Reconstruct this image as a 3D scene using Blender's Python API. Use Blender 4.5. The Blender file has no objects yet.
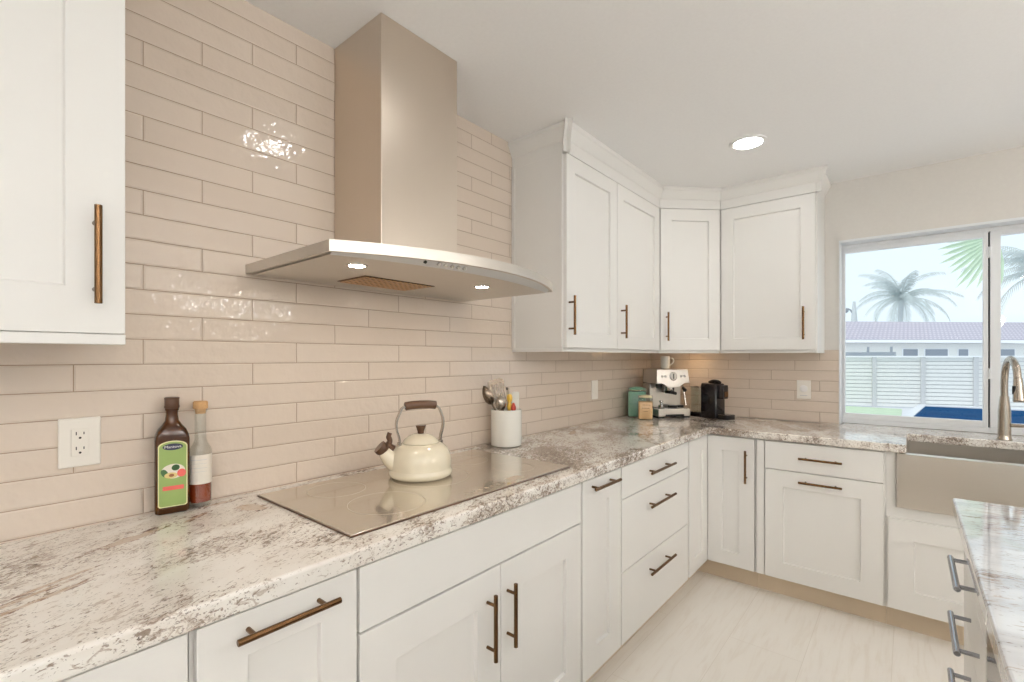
import bpy, bmesh, math, random
from mathutils import Vector, Matrix
random.seed(7)
C = bpy.context.scene
COL = C.collection
PI = math.pi

# ------------------------------------------------------------------ camera, sky, exposure
cam_d = bpy.data.cameras.new('camera'); cam = bpy.data.objects.new('camera', cam_d); COL.objects.link(cam)
cam_d.sensor_width = 36.0; cam_d.lens = 475.24 * 36.0 / 1024.0
cam_d.shift_y = 16.65 / 1024.0; cam_d.clip_start = 0.02; cam_d.clip_end = 400
cam.location = (1.5565, 0.0, 1.3276); cam.rotation_euler = (PI / 2, 0, 0.696)
C.camera = cam
w = bpy.data.worlds.new('overcast_sky'); C.world = w; w.use_nodes = True
bg = w.node_tree.nodes['Background']; bg.inputs['Color'].default_value = (0.80, 0.935, 1.0, 1); bg.inputs['Strength'].default_value = 1.12
sun_d = bpy.data.lights.new('hazy_sun', 'SUN'); sun_d.energy = 1.3; sun_d.angle = math.radians(25); sun_d.color = (1.0, 0.97, 0.93)
sun = bpy.data.objects.new('hazy_sun', sun_d); COL.objects.link(sun); sun.rotation_euler = (math.radians(32), 0, math.radians(-12))
C.view_settings.view_transform = 'Standard'; C.view_settings.look = 'None'
C.view_settings.gamma = 1.0; C.view_settings.use_curve_mapping = False
C.view_settings.exposure = 0.0
C.cycles.max_bounces = 10; C.cycles.diffuse_bounces = 6; C.cycles.glossy_bounces = 5
C.cycles.transparent_max_bounces = 12; C.cycles.sample_clamp_indirect = 6.0
C.cycles.use_denoising = True
LAMP = 53.0        # recessed ceiling lamps
LAMP_COL = (1.0, 0.985, 0.96)
PENDANT = 24.0
FILL_UPLIGHT = 480.0  # strength of the added, unseen ceiling uplighters
HOODLAMP = 130.0

# ------------------------------------------------------------------ measured sizes (metres)
D = 3.565; H = 2.418; CD = 0.646; XF = 0.631; YB = D - XF; XT = 0.548
ZC = 0.914; ZS = 0.873; UD = 0.33

# ------------------------------------------------------------------ materials
def lin(c):
    return tuple(((v / 255.0) / 12.92 if v / 255.0 <= 0.04045 else ((v / 255.0 + 0.055) / 1.055) ** 2.4) for v in c)
class NT:
    def __init__(s, name):
        s.m = bpy.data.materials.new(name); s.m.use_nodes = True
        s.t = s.m.node_tree; s.n = s.t.nodes; s.l = s.t.links
        s.p = s.n['Principled BSDF']; s.out = s.n['Material Output']
    def node(s, t, **kw):
        n = s.n.new(t)
        for k, v in kw.items(): setattr(n, k, v)
        return n
    def link(s, a, b): s.l.new(a, b)
    def math(s, op, a, b=None, c=None):
        n = s.node('ShaderNodeMath', operation=op)
        for i, v in enumerate((a, b, c)):
            if v is None: continue
            if isinstance(v, (int, float)): n.inputs[i].default_value = v
            else: s.link(v, n.inputs[i])
        return n.outputs[0]
    def smooth(s, v, a, b, lo=0.0, hi=1.0):
        n = s.node('ShaderNodeMapRange', interpolation_type='SMOOTHSTEP')
        s.link(v, n.inputs['Value'])
        n.inputs['From Min'].default_value = a; n.inputs['From Max'].default_value = b
        n.inputs['To Min'].default_value = lo; n.inputs['To Max'].default_value = hi
        return n.outputs['Result']
    def mix(s, f, a, b):
        n = s.node('ShaderNodeMix', data_type='RGBA')
        for sock, v in ((n.inputs['Factor'], f), (n.inputs[6], a), (n.inputs[7], b)):
            if isinstance(v, (int, float)): sock.default_value = v
            elif isinstance(v, tuple): sock.default_value = (*v, 1)
            else: s.link(v, sock)
        return n.outputs[2]
    def pos(s, scale=(1, 1, 1), rot=(0, 0, 0), loc=(0, 0, 0)):
        g = s.node('ShaderNodeNewGeometry'); m = s.node('ShaderNodeMapping'); m.inputs['Location'].default_value = loc
        m.inputs['Scale'].default_value = scale; m.inputs['Rotation'].default_value = rot
        s.link(g.outputs['Position'], m.inputs['Vector']); return m.outputs[0]
    def objc(s, scale=(1, 1, 1), rot=(0, 0, 0)):
        g = s.node('ShaderNodeTexCoord'); m = s.node('ShaderNodeMapping')
        m.inputs['Scale'].default_value = scale; m.inputs['Rotation'].default_value = rot
        s.link(g.outputs['Object'], m.inputs['Vector']); return m.outputs[0]
    def noise(s, vec, scale, detail=2.0, rough=0.5, dist=0.0):
        n = s.node('ShaderNodeTexNoise')
        n.inputs['Scale'].default_value = scale; n.inputs['Detail'].default_value = detail
        n.inputs['Roughness'].default_value = rough; n.inputs['Distortion'].default_value = dist
        if vec is not None: s.link(vec, n.inputs['Vector'])
        return n.outputs['Fac']
    def bump(s, h, strength=0.3, dist=0.002):
        n = s.node('ShaderNodeBump'); n.inputs['Strength'].default_value = strength; n.inputs['Distance'].default_value = dist
        s.link(h, n.inputs['Height']); s.link(n.outputs[0], s.p.inputs['Normal']); return n
def plain(name, c, rough=0.5, metal=0.0, coat=0.0, nscale=40.0, nb=0.0, var=0.03, spec=0.5, srgb=True):
    """a procedural paint / plastic / metal with a faint variation of its own colour"""
    t = NT(name); c = lin(c) if srgb else c
    f = t.noise(t.objc(), nscale, 3)
    a = tuple(max(0, v * (1 - var)) for v in c); b = tuple(min(1, v * (1 + var)) for v in c)
    t.link(t.mix(f, a, b), t.p.inputs['Base Color'])
    t.p.inputs['Roughness'].default_value = rough; t.p.inputs['Metallic'].default_value = metal
    t.p.inputs['Coat Weight'].default_value = coat; t.p.inputs['Specular IOR Level'].default_value = spec
    if nb: t.bump(f, nb, 0.001)
    return t.m
M = {}
M['cabinet'] = plain('cabinet_white_lacquer', (236, 234, 230), 0.38, nscale=6, var=0.01)
M['kick'] = plain('toe_kick_tan_laminate', (214, 196, 172), 0.5, nscale=12)
M['paint'] = plain('wall_paint_off_white', (222, 218, 212), 0.75, nscale=60, nb=0.06)
M['ceilpaint'] = plain('ceiling_paint_white', (243, 242, 241), 0.8, nscale=80, nb=0.05)
M['trim'] = plain('window_white_vinyl', (232, 234, 236), 0.35, nscale=10, var=0.01)
M['plate'] = plain('switch_plate_plastic', (240, 235, 226), 0.35, var=0.01)
M['dark'] = plain('dark_plastic', (28, 25, 24), 0.4)
M['black'] = plain('glossy_black_plastic', (20, 16, 20), 0.15)
M['chrome'] = plain('polished_steel', (205, 203, 200), 0.14, 1.0, var=0.01)
M['bronze'] = plain('bronze_bar', (108, 80, 54), 0.27, 1.0, nscale=90, var=0.08)
M['enamel'] = plain('cream_enamel', (232, 222, 199), 0.18, coat=0.5, nscale=5, var=0.01)
M['ceramic'] = plain('white_ceramic', (236, 234, 226), 0.22, coat=0.3, nscale=5, var=0.01)
M['brownplastic'] = plain('brown_phenolic', (84, 56, 36), 0.35, nscale=30, var=0.12)
M['cork'] = plain('cork', (202, 160, 112), 0.85, nscale=180, var=0.2, nb=0.3)
M['paper'] = plain('label_paper', (236, 228, 216), 0.7, nscale=90)
M['green'] = plain('green_label', (148, 172, 100), 0.55, nscale=50, var=0.05)
M['cream'] = plain('cream_label_border', (230, 226, 178), 0.55)
M['navy'] = plain('navy_print', (44, 44, 74), 0.5)
M['white'] = plain('white_print', (240, 238, 236), 0.5)
M['pink'] = plain('coral_print', (222, 100, 92), 0.5)
M['leafgreen'] = plain('dark_green_print', (52, 92, 46), 0.5)
M['avocado'] = plain('avocado_flesh_print', (226, 204, 138), 0.5)
M['pit'] = plain('avocado_pit_print', (150, 92, 52), 0.5)
M['teal'] = plain('teal_contents', (128, 180, 156), 0.4, nscale=14, var=0.08)
M['flour'] = plain('tan_contents', (244, 200, 146), 0.6, nscale=30, var=0.06)
M['amber'] = plain('vinegar_red', (132, 52, 22), 0.15, nscale=8, var=0.15)
M['yellow'] = plain('yellow_glaze', (226, 184, 70), 0.3, nscale=20, var=0.12)
M['red'] = plain('red_glaze', (176, 52, 34), 0.3)
M['fence'] = plain('white_painted_wood', (232, 232, 230), 0.7, nscale=8, var=0.06, nb=0.1)
M['postgrey'] = plain('grey_white_post', (204, 204, 206), 0.7)
M['stucco'] = plain('cream_stucco', (240, 240, 236), 0.9, nscale=30, nb=0.2)
M['fascia'] = plain('white_fascia', (246, 247, 250), 0.6)
M['darkglass'] = plain('dark_window_glass', (146, 154, 166), 0.15)
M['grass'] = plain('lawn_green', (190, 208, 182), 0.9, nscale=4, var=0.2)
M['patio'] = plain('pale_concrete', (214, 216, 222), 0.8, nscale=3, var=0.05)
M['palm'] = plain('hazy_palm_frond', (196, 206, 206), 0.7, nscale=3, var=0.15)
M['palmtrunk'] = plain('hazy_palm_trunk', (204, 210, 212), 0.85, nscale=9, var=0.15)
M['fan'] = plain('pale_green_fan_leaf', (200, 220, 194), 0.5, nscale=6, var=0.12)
M['lampgrey'] = plain('grey_lamp_metal', (150, 158, 166), 0.5)

def steel(name, c, rough, axis, metal=1.0):
    t = NT(name)
    sc = [26.0, 26.0, 26.0]; sc[axis] = 0.6
    f = t.noise(t.objc(tuple(sc)), 1.0, 1)
    a = tuple(v * 0.985 for v in lin(c)); b = tuple(min(1, v * 1.015) for v in lin(c))
    t.link(t.mix(f, a, b), t.p.inputs['Base Color'])
    t.p.inputs['Metallic'].default_value = metal; t.p.inputs['Anisotropic'].default_value = 0.3
    t.link(t.smooth(f, 0.2, 0.8, rough - 0.02, rough + 0.02), t.p.inputs['Roughness'])
    return t.m
M['steelz'] = steel('brushed_steel_vertical', (216, 204, 190), 0.3, 2)
M['steely'] = steel('brushed_steel_lengthwise', (210, 204, 196), 0.38, 1)
M['steelu'] = steel('satin_steel_utensil', (128, 114, 100), 0.25, 2)
M['steelx'] = steel('brushed_steel_crosswise', (214, 208, 200), 0.3, 0)
M['fascia_steel'] = steel('pale_satin_steel', (226, 228, 230), 0.45, 1)
M['meshbrown'] = plain('tan_filter_mesh', (214, 178, 138), 0.35, 0.8)
M['nickel'] = steel('brushed_nickel', (178, 168, 156), 0.25, 2)
M['pullgrey'] = steel('brushed_steel_pull', (170, 172, 178), 0.25, 1)

def glassy(name, tint=(1, 1, 1), ior=1.45, base=0.04):
    """thin clear glass: lets light straight through, mirrors by Fresnel"""
    t = NT(name); t.n.remove(t.p)
    tr = t.node('ShaderNodeBsdfTransparent'); tr.inputs[0].default_value = (*tint, 1)
    gl = t.node('ShaderNodeBsdfGlossy'); gl.inputs['Roughness'].default_value = 0.02
    lw = t.node('ShaderNodeLayerWeight'); lw.inputs['Blend'].default_value = 0.5
    mx = t.node('ShaderNodeMixShader')
    f = t.noise(t.objc(), 3.0, 1)
    fr = t.math('MULTIPLY_ADD', t.math('POWER', lw.outputs['Facing'], 5.0), 0.9, base)
    t.link(t.math('MULTIPLY', fr, t.smooth(f, 0, 1, 0.95, 1.0)), mx.inputs[0])
    t.link(tr.outputs[0], mx.inputs[1]); t.link(gl.outputs[0], mx.inputs[2]); t.link(mx.outputs[0], t.out.inputs[0])
    return t.m
M['glass'] = glassy('clear_window_glass', base=0.02)
M['jarglass'] = glassy('clear_jar_glass', (0.94, 0.96, 0.95), base=0.09)
M['lidglass'] = plain('frosted_jar_lid', (236, 226, 190), 0.25)
M['brownglass'] = plain('dark_brown_bottle_glass', (66, 34, 6), 0.1, spec=0.4, nscale=8, var=0.25)

def tile(name, axis, off):
    """glossy handmade subway tile laid in a one-third running bond, thin grout"""
    t = NT(name); g = t.node('ShaderNodeNewGeometry'); sp = t.node('ShaderNodeSeparateXYZ'); t.link(g.outputs['Position'], sp.inputs[0])
    h, L = 0.0658, 0.4105
    v = t.math('DIVIDE', t.math('SUBTRACT', sp.outputs[2], 0.9155 - h * 20), h); row = t.math('FLOOR', v)
    u = t.math('DIVIDE', t.math('SUBTRACT', t.math('SUBTRACT', sp.outputs[axis], off - 30 * L), t.math('MULTIPLY', t.math('SUBTRACT', row, 20.0), L / 3.0)), L)
    fu = t.math('FRACT', u); fv = t.math('FRACT', v); iu = t.math('FLOOR', u)
    du = t.math('MULTIPLY', t.math('MINIMUM', fu, t.math('SUBTRACT', 1.0, fu)), L)
    dv = t.math('MULTIPLY', t.math('MINIMUM', fv, t.math('SUBTRACT', 1.0, fv)), h)
    d = t.math('MINIMUM', du, dv)
    cv = t.node('ShaderNodeCombineXYZ'); t.link(iu, cv.inputs[0]); t.link(row, cv.inputs[1])
    wn = t.node('ShaderNodeTexWhiteNoise', noise_dimensions='3D'); t.link(cv.outputs[0], wn.inputs['Vector'])
    add = t.node('ShaderNodeVectorMath', operation='MULTIPLY_ADD')
    t.link(wn.outputs['Color'], add.inputs[0]); add.inputs[1].default_value = (7, 7, 7); t.link(g.outputs['Position'], add.inputs[2])
    n1 = t.noise(add.outputs[0], 34.0, 2.0, 0.5); n2 = t.noise(add.outputs[0], 4.0, 1.0)
    mask = t.smooth(d, 0.0006, 0.0014)
    base = t.mix(wn.outputs['Value'], lin((215, 200, 185)), lin((222, 208, 194)))
    base = t.mix(t.smooth(n2, 0.3, 0.7), base, lin((219, 204, 189)))
    t.link(t.mix(mask, lin((160, 136, 114)), base), t.p.inputs['Base Color'])
    t.link(t.smooth(mask, 0, 1, 0.7, 0.07), t.p.inputs['Roughness'])
    edge = t.smooth(d, 0.0008, 0.0055)
    hh = t.math('ADD', t.math('MULTIPLY', edge, 0.6), t.math('ADD', t.math('MULTIPLY', n1, 1.0), t.math('MULTIPLY', n2, 1.6)))
    t.bump(hh, 0.75, 0.0026)
    return t.m
M['tile_left'] = tile('backsplash_tile_left', 1, 0.3396 - 18 * 0.4105 / 3)
M['tile_back'] = tile('backsplash_tile_back', 0, 0.30)

def granite(name, base1, base2, dens, gloss=0.07, streak=(1, 1, 1), rot=(0, 0, 0), patches=()):
    t = NT(name); P = t.pos()
    g = t.node('ShaderNodeNewGeometry'); mq = t.node('ShaderNodeMapping', vector_type='TEXTURE'); t.link(g.outputs['Position'], mq.inputs['Vector'])
    mq.inputs['Rotation'].default_value = rot; mq.inputs['Scale'].default_value = streak; Q = mq.outputs[0]      # streaks run along the rotated x axis
    sx = t.node('ShaderNodeSeparateXYZ'); t.link(g.outputs['Position'], sx.inputs[0])
    big = t.noise(P, 2.6, 2, 0.5, 0.6)
    med = t.noise(Q, 9.0, 4, 0.6, 0.5)
    n1 = t.noise(Q, 80.0, 5, 0.65, 0.8)
    n2 = t.noise(Q, 150.0, 3, 0.6, 0.4)
    n3 = t.noise(Q, 48.0, 4, 0.7, 1.2)
    c = t.mix(t.smooth(med, 0.35, 0.65), lin(base1), lin(base2))
    area = t.math('ADD', t.math('MULTIPLY', t.math('SUBTRACT', big, 0.5), 0.35), t.math('MULTIPLY', t.math('SUBTRACT', med, 0.5), 0.28))
    area = t.math('ADD', area, t.smooth(sx.outputs[1], 0.3, 2.6, -0.012, 0.014))
    c = t.mix(t.smooth(t.math('ADD', n3, area), 0.53 - dens, 0.62 - dens, 0, 0.75), c, lin((176, 160, 146)))
    c = t.mix(t.smooth(t.math('ADD', n1, area), 0.57 - dens, 0.63 - dens, 0, 0.9), c, lin((136, 118, 104)))
    c = t.mix(t.smooth(t.math('ADD', n2, area), 0.64 - dens, 0.69 - dens, 0, 0.9), c, lin((66, 52, 46)))
    n4 = t.noise(Q, 190.0, 2, 0.6, 0.3)
    c = t.mix(t.smooth(t.math('ADD', n4, area), 0.60 - dens, 0.65 - dens, 0, 0.75), c, lin((138, 122, 110)))
    wob = t.math('MULTIPLY', t.math('SUBTRACT', t.noise(Q, 11.0, 4, 0.65, 0.8), 0.5), 2.6)
    for cx, cy, rx, ry, ang in patches:       # tan mineral patches rimmed with burgundy
        m = t.node('ShaderNodeMapping', vector_type='TEXTURE'); t.link(P, m.inputs['Vector'])
        m.inputs['Location'].default_value = (cx, cy, ZC); m.inputs['Rotation'].default_value = (0, 0, ang); m.inputs['Scale'].default_value = (rx, ry, 0.5)
        ln = t.node('ShaderNodeVectorMath', operation='LENGTH'); t.link(m.outputs[0], ln.inputs[0])
        dd = t.math('ADD', ln.outputs['Value'], wob)
        c = t.mix(t.smooth(dd, 0.95, 0.75, 0, 0.6), c, lin((178, 148, 116)))
        ring = t.math('MULTIPLY', t.smooth(dd, 1.25, 1.0), t.smooth(dd, 0.7, 0.95))
        c = t.mix(t.math('MULTIPLY', ring, t.smooth(n1, 0.47, 0.56)), c, lin((112, 66, 46)))
    t.link(c, t.p.inputs['Base Color'])
    t.p.inputs['Roughness'].default_value = gloss; t.p.inputs['Coat Weight'].default_value = 0.2
    return t.m
PATCHES = ((0.160, 0.545, 0.05, 0.028, 0.4), (0.135, 0.425, 0.07, 0.012, 2.2), (0.40, 0.07, 0.13, 0.010, 2.05), (0.35, 0.13, 0.09, 0.008, 2.0), (0.45, 0.03, 0.12, 0.009, 2.0), (0.19, 0.28, 0.09, 0.020, 2.0), (0.055, 0.50, 0.05, 0.016, 1.7), (0.12, 2.25, 0.09, 0.02, 2.0))
M['granite'] = granite('granite_counter', (240, 236, 229), (229, 222, 213), 0.022, 0.11, (1.7, 0.9, 0.9), (0, 0, 2.0), PATCHES)
M['granite_island'] = granite('granite_island', (222, 223, 224), (196, 198, 202), -0.045, 0.03, (3.2, 0.85, 1.0), (0, 0, 0.15))

def floor_mat():
    t = NT('pale_stone_floor'); P = t.pos((1, 1, 1), (0, 0, PI / 2))
    br = t.node('ShaderNodeTexBrick'); br.offset = 0.5
    t.link(P, br.inputs['Vector']); br.inputs['Scale'].default_value = 1.0
    br.inputs['Brick Width'].default_value = 1.2; br.inputs['Row Height'].default_value = 0.3
    br.inputs['Mortar Size'].default_value = 0.0015; br.inputs['Mortar Smooth'].default_value = 0.3
    br.inputs['Color1'].default_value = (*lin((243, 238, 230)), 1); br.inputs['Color2'].default_value = (*lin((246, 241, 234)), 1)
    br.inputs['Mortar'].default_value = (*lin((230, 223, 213)), 1)
    n = t.noise(t.pos((14, 1.2, 1)), 3.0, 4, 0.6, 0.6)
    t.link(t.mix(t.smooth(n, 0.45, 0.75, 0, 0.5), br.outputs['Color'], lin((230, 221, 209))), t.p.inputs['Base Color'])
    t.p.inputs['Roughness'].default_value = 0.35
    return t.m
M['floor'] = floor_mat()
def cooktop_mat():
    t = NT('mirror_grey_ceramic_glass'); P = t.pos()
    n = t.noise(P, 30, 2)
    t.link(t.mix(n, lin((200, 190, 174)), lin((205, 195, 180))), t.p.inputs['Base Color'])
    t.p.inputs['Metallic'].default_value = 0.65; t.p.inputs['Roughness'].default_value = 0.15
    t.p.inputs['Coat Weight'].default_value = 0.5; t.p.inputs['Coat Roughness'].default_value = 0.04
    return t.m
M['cooktop'] = cooktop_mat()
def filt_mat():
    t = NT('perforated_filter_metal'); P = t.objc((1, 1, 1))
    v = t.node('ShaderNodeTexVoronoi'); v.inputs['Scale'].default_value = 75; v.inputs['Randomness'].default_value = 0.0; t.link(P, v.inputs['Vector'])
    k = t.smooth(v.outputs['Distance'], 0.25, 0.45)
    t.link(t.mix(k, lin((44, 28, 16)), lin((110, 76, 48))), t.p.inputs['Base Color'])
    t.p.inputs['Metallic'].default_value = 0.9; t.p.inputs['Roughness'].default_value = 0.35
    t.bump(k, 0.4, 0.001); return t.m
M['filter'] = filt_mat()
def rooftile():
    t = NT('grey_mauve_roof_tile'); P = t.objc()
    wv = t.node('ShaderNodeTexWave', wave_type='BANDS', bands_direction='X'); wv.inputs['Scale'].default_value = 1.2; t.link(P, wv.inputs['Vector'])
    wz = t.node('ShaderNodeTexWave', wave_type='BANDS', bands_direction='Z'); wz.inputs['Scale'].default_value = 1.6; t.link(P, wz.inputs['Vector'])
    k = t.math('MULTIPLY', wv.outputs['Fac'], wz.outputs['Fac'])
    t.link(t.mix(k, lin((176, 170, 184)), lin((204, 198, 208))), t.p.inputs['Base Color']); t.p.inputs['Roughness'].default_value = 0.8
    t.bump(k, 0.6, 0.05); return t.m
M['roof'] = rooftile()
def water():
    t = NT('pool_water_blue'); P = t.pos(); n = t.noise(P, 2.2, 3)
    t.link(t.mix(n, lin((24, 62, 104)), lin((42, 84, 126))), t.p.inputs['Base Color']); t.p.inputs['Roughness'].default_value = 0.25
    t.p.inputs['Specular IOR Level'].default_value = 0.0
    t.bump(n, 0.2, 0.03); return t.m
M['water'] = water()
def lamp_mat(name, col, s):
    t = NT(name); t.p.inputs['Base Color'].default_value = (0.8, 0.8, 0.8, 1)
    f = t.noise(t.objc(), 10, 1)
    t.link(t.mix(f, tuple(c * 0.98 for c in col), col), t.p.inputs['Emission Color']); t.p.inputs['Emission Strength'].default_value = s
    return t.m
M['lamp'] = lamp_mat('lit_lamp_diffuser', LAMP_COL, LAMP)
M['globe'] = lamp_mat('lit_opal_glass', (1.0, 0.985, 0.96), PENDANT)
M['fill_uplight'] = lamp_mat('added_uplight_glow', (1.0, 0.985, 0.965), FILL_UPLIGHT)
M['added_glow'] = lamp_mat('added_warm_glow', (1.0, 0.66, 0.34), 26.0)  # emitter for the glow added under the corner cabinet
M['hoodlamp'] = lamp_mat('lit_hood_lamp', (1.0, 0.86, 0.70), HOODLAMP)

# ------------------------------------------------------------------ building helpers
MAT = {}     # root or part object -> its world matrix
def place(o, parent, mat):
    if parent is not None: o.parent = parent
    MAT[o.name] = mat
def thing(name, label, cat, loc=(0, 0, 0), rotz=0.0, group=None, kind=None):
    o = bpy.data.objects.new(name, None); COL.objects.link(o); o.empty_display_size = 0.05
    o.location = loc; o.rotation_euler = (0, 0, rotz)
    MAT[o.name] = Matrix.Translation(loc) @ Matrix.Rotation(rotz, 4, 'Z')
    tag(o, label, cat, group, kind); return o
def tag(o, label=None, cat=None, group=None, kind=None):
    if label: o['label'] = label
    if cat: o['category'] = cat
    if group: o['group'] = group
    if kind: o['kind'] = kind
    return o
def obj(name, bm, mat, parent=None, bevel=0.0, seg=2, smooth=False, local=False, label=None, solid=0.0, sub=0, angle=30):
    """link a bmesh as ONE mesh object; coordinates are world's, or the thing's own when local"""
    bmesh.ops.recalc_face_normals(bm, faces=bm.faces[:])
    if parent is not None:
        pm = MAT[parent.name]
        if not local: bm.transform(pm.inverted())
        o_m = pm; loc = (0, 0, 0)
    else:
        xs = [v.co for v in bm.verts]
        lo = [min(c[i] for c in xs) for i in range(3)]; hi = [max(c[i] for c in xs) for i in range(3)]
        loc = ((lo[0] + hi[0]) / 2, (lo[1] + hi[1]) / 2, lo[2])
        bm.transform(Matrix.Translation(loc).inverted()); o_m = Matrix.Translation(loc)
    me = bpy.data.meshes.new(name); bm.to_mesh(me); bm.free()
    for m in (mat if isinstance(mat, (list, tuple)) else [mat]): me.materials.append(m)
    o = bpy.data.objects.new(name, me); COL.objects.link(o); o.location = loc
    place(o, parent, o_m)
    if smooth:
        for p in me.polygons: p.use_smooth = True
        try: me.set_sharp_from_angle(angle=math.radians(angle))
        except Exception: pass
    if solid:
        sd = o.modifiers.new('thickness', 'SOLIDIFY'); sd.thickness = solid; sd.offset = 0
    if bevel:
        b = o.modifiers.new('bevel', 'BEVEL'); b.width = bevel; b.segments = seg; b.limit_method = 'ANGLE'; b.angle_limit = math.radians(40)
        b.harden_normals = False
    if sub:
        s = o.modifiers.new('sub', 'SUBSURF'); s.levels = sub; s.render_levels = sub
    if label: o['label'] = label
    return o
def struct(name, bm, mat, **kw):
    o = obj(name, bm, mat, **kw); o['kind'] = 'structure'; return o
def box(bm, x0, x1, y0, y1, z0, z1):
    vs = [bm.verts.new((x, y, z)) for z in (z0, z1) for y in (y0, y1) for x in (x0, x1)]
    for f in ((0, 2, 3, 1), (4, 5, 7, 6), (0, 1, 5, 4), (2, 6, 7, 3), (0, 4, 6, 2), (1, 3, 7, 5)):
        bm.faces.new([vs[i] for i in f])
    return bm
def B(*a):
    return box(bmesh.new(), *a)
class Frame:
    """a face with its own across (u), up (z) and outward (n) axes"""
    def __init__(s, O, U, N): s.O = Vector(O); s.U = Vector(U); s.N = Vector(N); s.Z = Vector((0, 0, 1))
    def __call__(s, u, z, n): return s.O + s.U * u + s.Z * z + s.N * n
def fbox(bm, F, u0, u1, z0, z1, n0, n1):
    vs = [bm.verts.new(F(u, z, n)) for n in (n0, n1) for z in (z0, z1) for u in (u0, u1)]
    for f in ((0, 2, 3, 1), (4, 5, 7, 6), (0, 1, 5, 4), (2, 6, 7, 3), (0, 4, 6, 2), (1, 3, 7, 5)):
        bm.faces.new([vs[i] for i in f])
    return bm
def prism(bm, pts, z0, z1):
    a = [bm.verts.new((x, y, z0)) for x, y in pts]; b = [bm.verts.new((x, y, z1)) for x, y in pts]
    bm.faces.new(a[::-1]); bm.faces.new(b)
    n = len(pts)
    for i in range(n): bm.faces.new((a[i], a[(i + 1) % n], b[(i + 1) % n], b[i]))
    return bm
def loft(bm, rings, cap=True, close=True):
    """rings: lists of points with the same count"""
    R = [[bm.verts.new(p) for p in r] for r in rings]; n = len(R[0])
    for a, b in zip(R, R[1:]):
        for i in range(n if close else n - 1): bm.faces.new((a[i], a[(i + 1) % n], b[(i + 1) % n], b[i]))
    if cap:
        bm.faces.new(R[0][::-1]); bm.faces.new(R[-1])
    return bm
def lathe(bm, prof, c=(0, 0, 0), seg=40, cap=True):
    return loft(bm, [[(c[0] + r * math.cos(2 * PI * k / seg), c[1] + r * math.sin(2 * PI * k / seg), c[2] + z) for k in range(seg)] for r, z in prof], cap)
def tube(bm, pts, r, seg=12, cap=True, up=None):
    pts = [Vector(p) for p in pts]; rs = r if isinstance(r, (list, tuple)) else [r] * len(pts)
    rings = []; prev = None
    for i, p in enumerate(pts):
        t = ((pts[min(i + 1, len(pts) - 1)]) - pts[max(i - 1, 0)]).normalized()
        if prev is None:
            a = Vector((0, 0, 1)) if abs(t.z) < 0.9 else Vector((1, 0, 0))
            n = (a - t * a.dot(t)).normalized()
        else:
            n = (prev - t * prev.dot(t)).normalized()
        prev = n; b = t.cross(n)
        rings.append([p + (n * math.cos(2 * PI * k / seg) + b * math.sin(2 * PI * k / seg)) * rs[i] for k in range(seg)])
    return loft(bm, rings, cap)
def bez(ps, n=16):
    """Catmull-Rom through the points"""
    ps = [Vector(p) for p in ps]; out = []
    for i in range(len(ps) - 1):
        p0, p1, p2, p3 = ps[max(i - 1, 0)], ps[i], ps[i + 1], ps[min(i + 2, len(ps) - 1)]
        for k in range(n):
            t = k / n
            out.append(0.5 * ((2 * p1) + (p2 - p0) * t + (2 * p0 - 5 * p1 + 4 * p2 - p3) * t * t + (3 * p1 - p0 - 3 * p2 + p3) * t ** 3))
    out.append(ps[-1]); return out
def shaker_bm(F, u0, u1, z0, z1, rail=0.074, t=0.02, rec=0.012):
    bm = bmesh.new()
    def ring(m, n): return [bm.verts.new(F(u, z, n)) for u, z in ((u0 + m, z0 + m), (u1 - m, z0 + m), (u1 - m, z1 - m), (u0 + m, z1 - m))]
    r = [ring(0, -t), ring(0, 0), ring(rail, 0), ring(rail + 0.002, -rec)]
    for a, b in zip(r, r[1:]):
        for i in range(4): bm.faces.new((a[i], a[(i + 1) % 4], b[(i + 1) % 4], b[i]))
    bm.faces.new(r[0][::-1]); bm.faces.new(r[-1]); return bm
def slab_bm(F, u0, u1, z0, z1, t=0.02): return fbox(bmesh.new(), F, u0, u1, z0, z1, -t, 0)
def pull(F, a, b, parent, mat='bronze', r=0.0062, off=0.033, inset=0.03):
    """bar pull on two posts: a and b are (u, z) bar ends"""
    bm = bmesh.new(); A = F(a[0], a[1], off); Bq = F(b[0], b[1], off); d = (Bq - A).normalized()
    tube(bm, [A, A + d * 0.0008, Bq - d * 0.0008, Bq], [r * 0.8, r, r, r * 0.8], 14)
    for p in (A + d * inset, Bq - d * inset): tube(bm, [p, p - F.N * off], r * 0.75, 10)
    return obj('pull', bm, M[mat], parent, smooth=True)
FL = Frame((XF, 0, 0), (0, 1, 0), (1, 0, 0))          # left run door plane
FB = Frame((0, YB, 0), (1, 0, 0), (0, -1, 0))         # back run door plane
FUL = Frame((UD, 0, 0), (0, 1, 0), (1, 0, 0))         # left wall cabinets' door plane
FUB = Frame((0, D - UD, 0), (1, 0, 0), (0, -1, 0))    # back wall cabinets' door plane
def text_bm(s, size, depth=0.0004):
    cu = bpy.data.curves.new('t', 'FONT'); cu.body = s; cu.size = size; cu.extrude = depth; cu.align_x = 'CENTER'; cu.align_y = 'CENTER'
    o = bpy.data.objects.new('t', cu); COL.objects.link(o)
    dg = bpy.context.evaluated_depsgraph_get(); me = bpy.data.meshes.new_from_object(o.evaluated_get(dg))
    bm = bmesh.new(); bm.from_mesh(me); bpy.data.meshes.remove(me); bpy.data.objects.remove(o); bpy.data.curves.remove(cu)
    return bm

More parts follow.
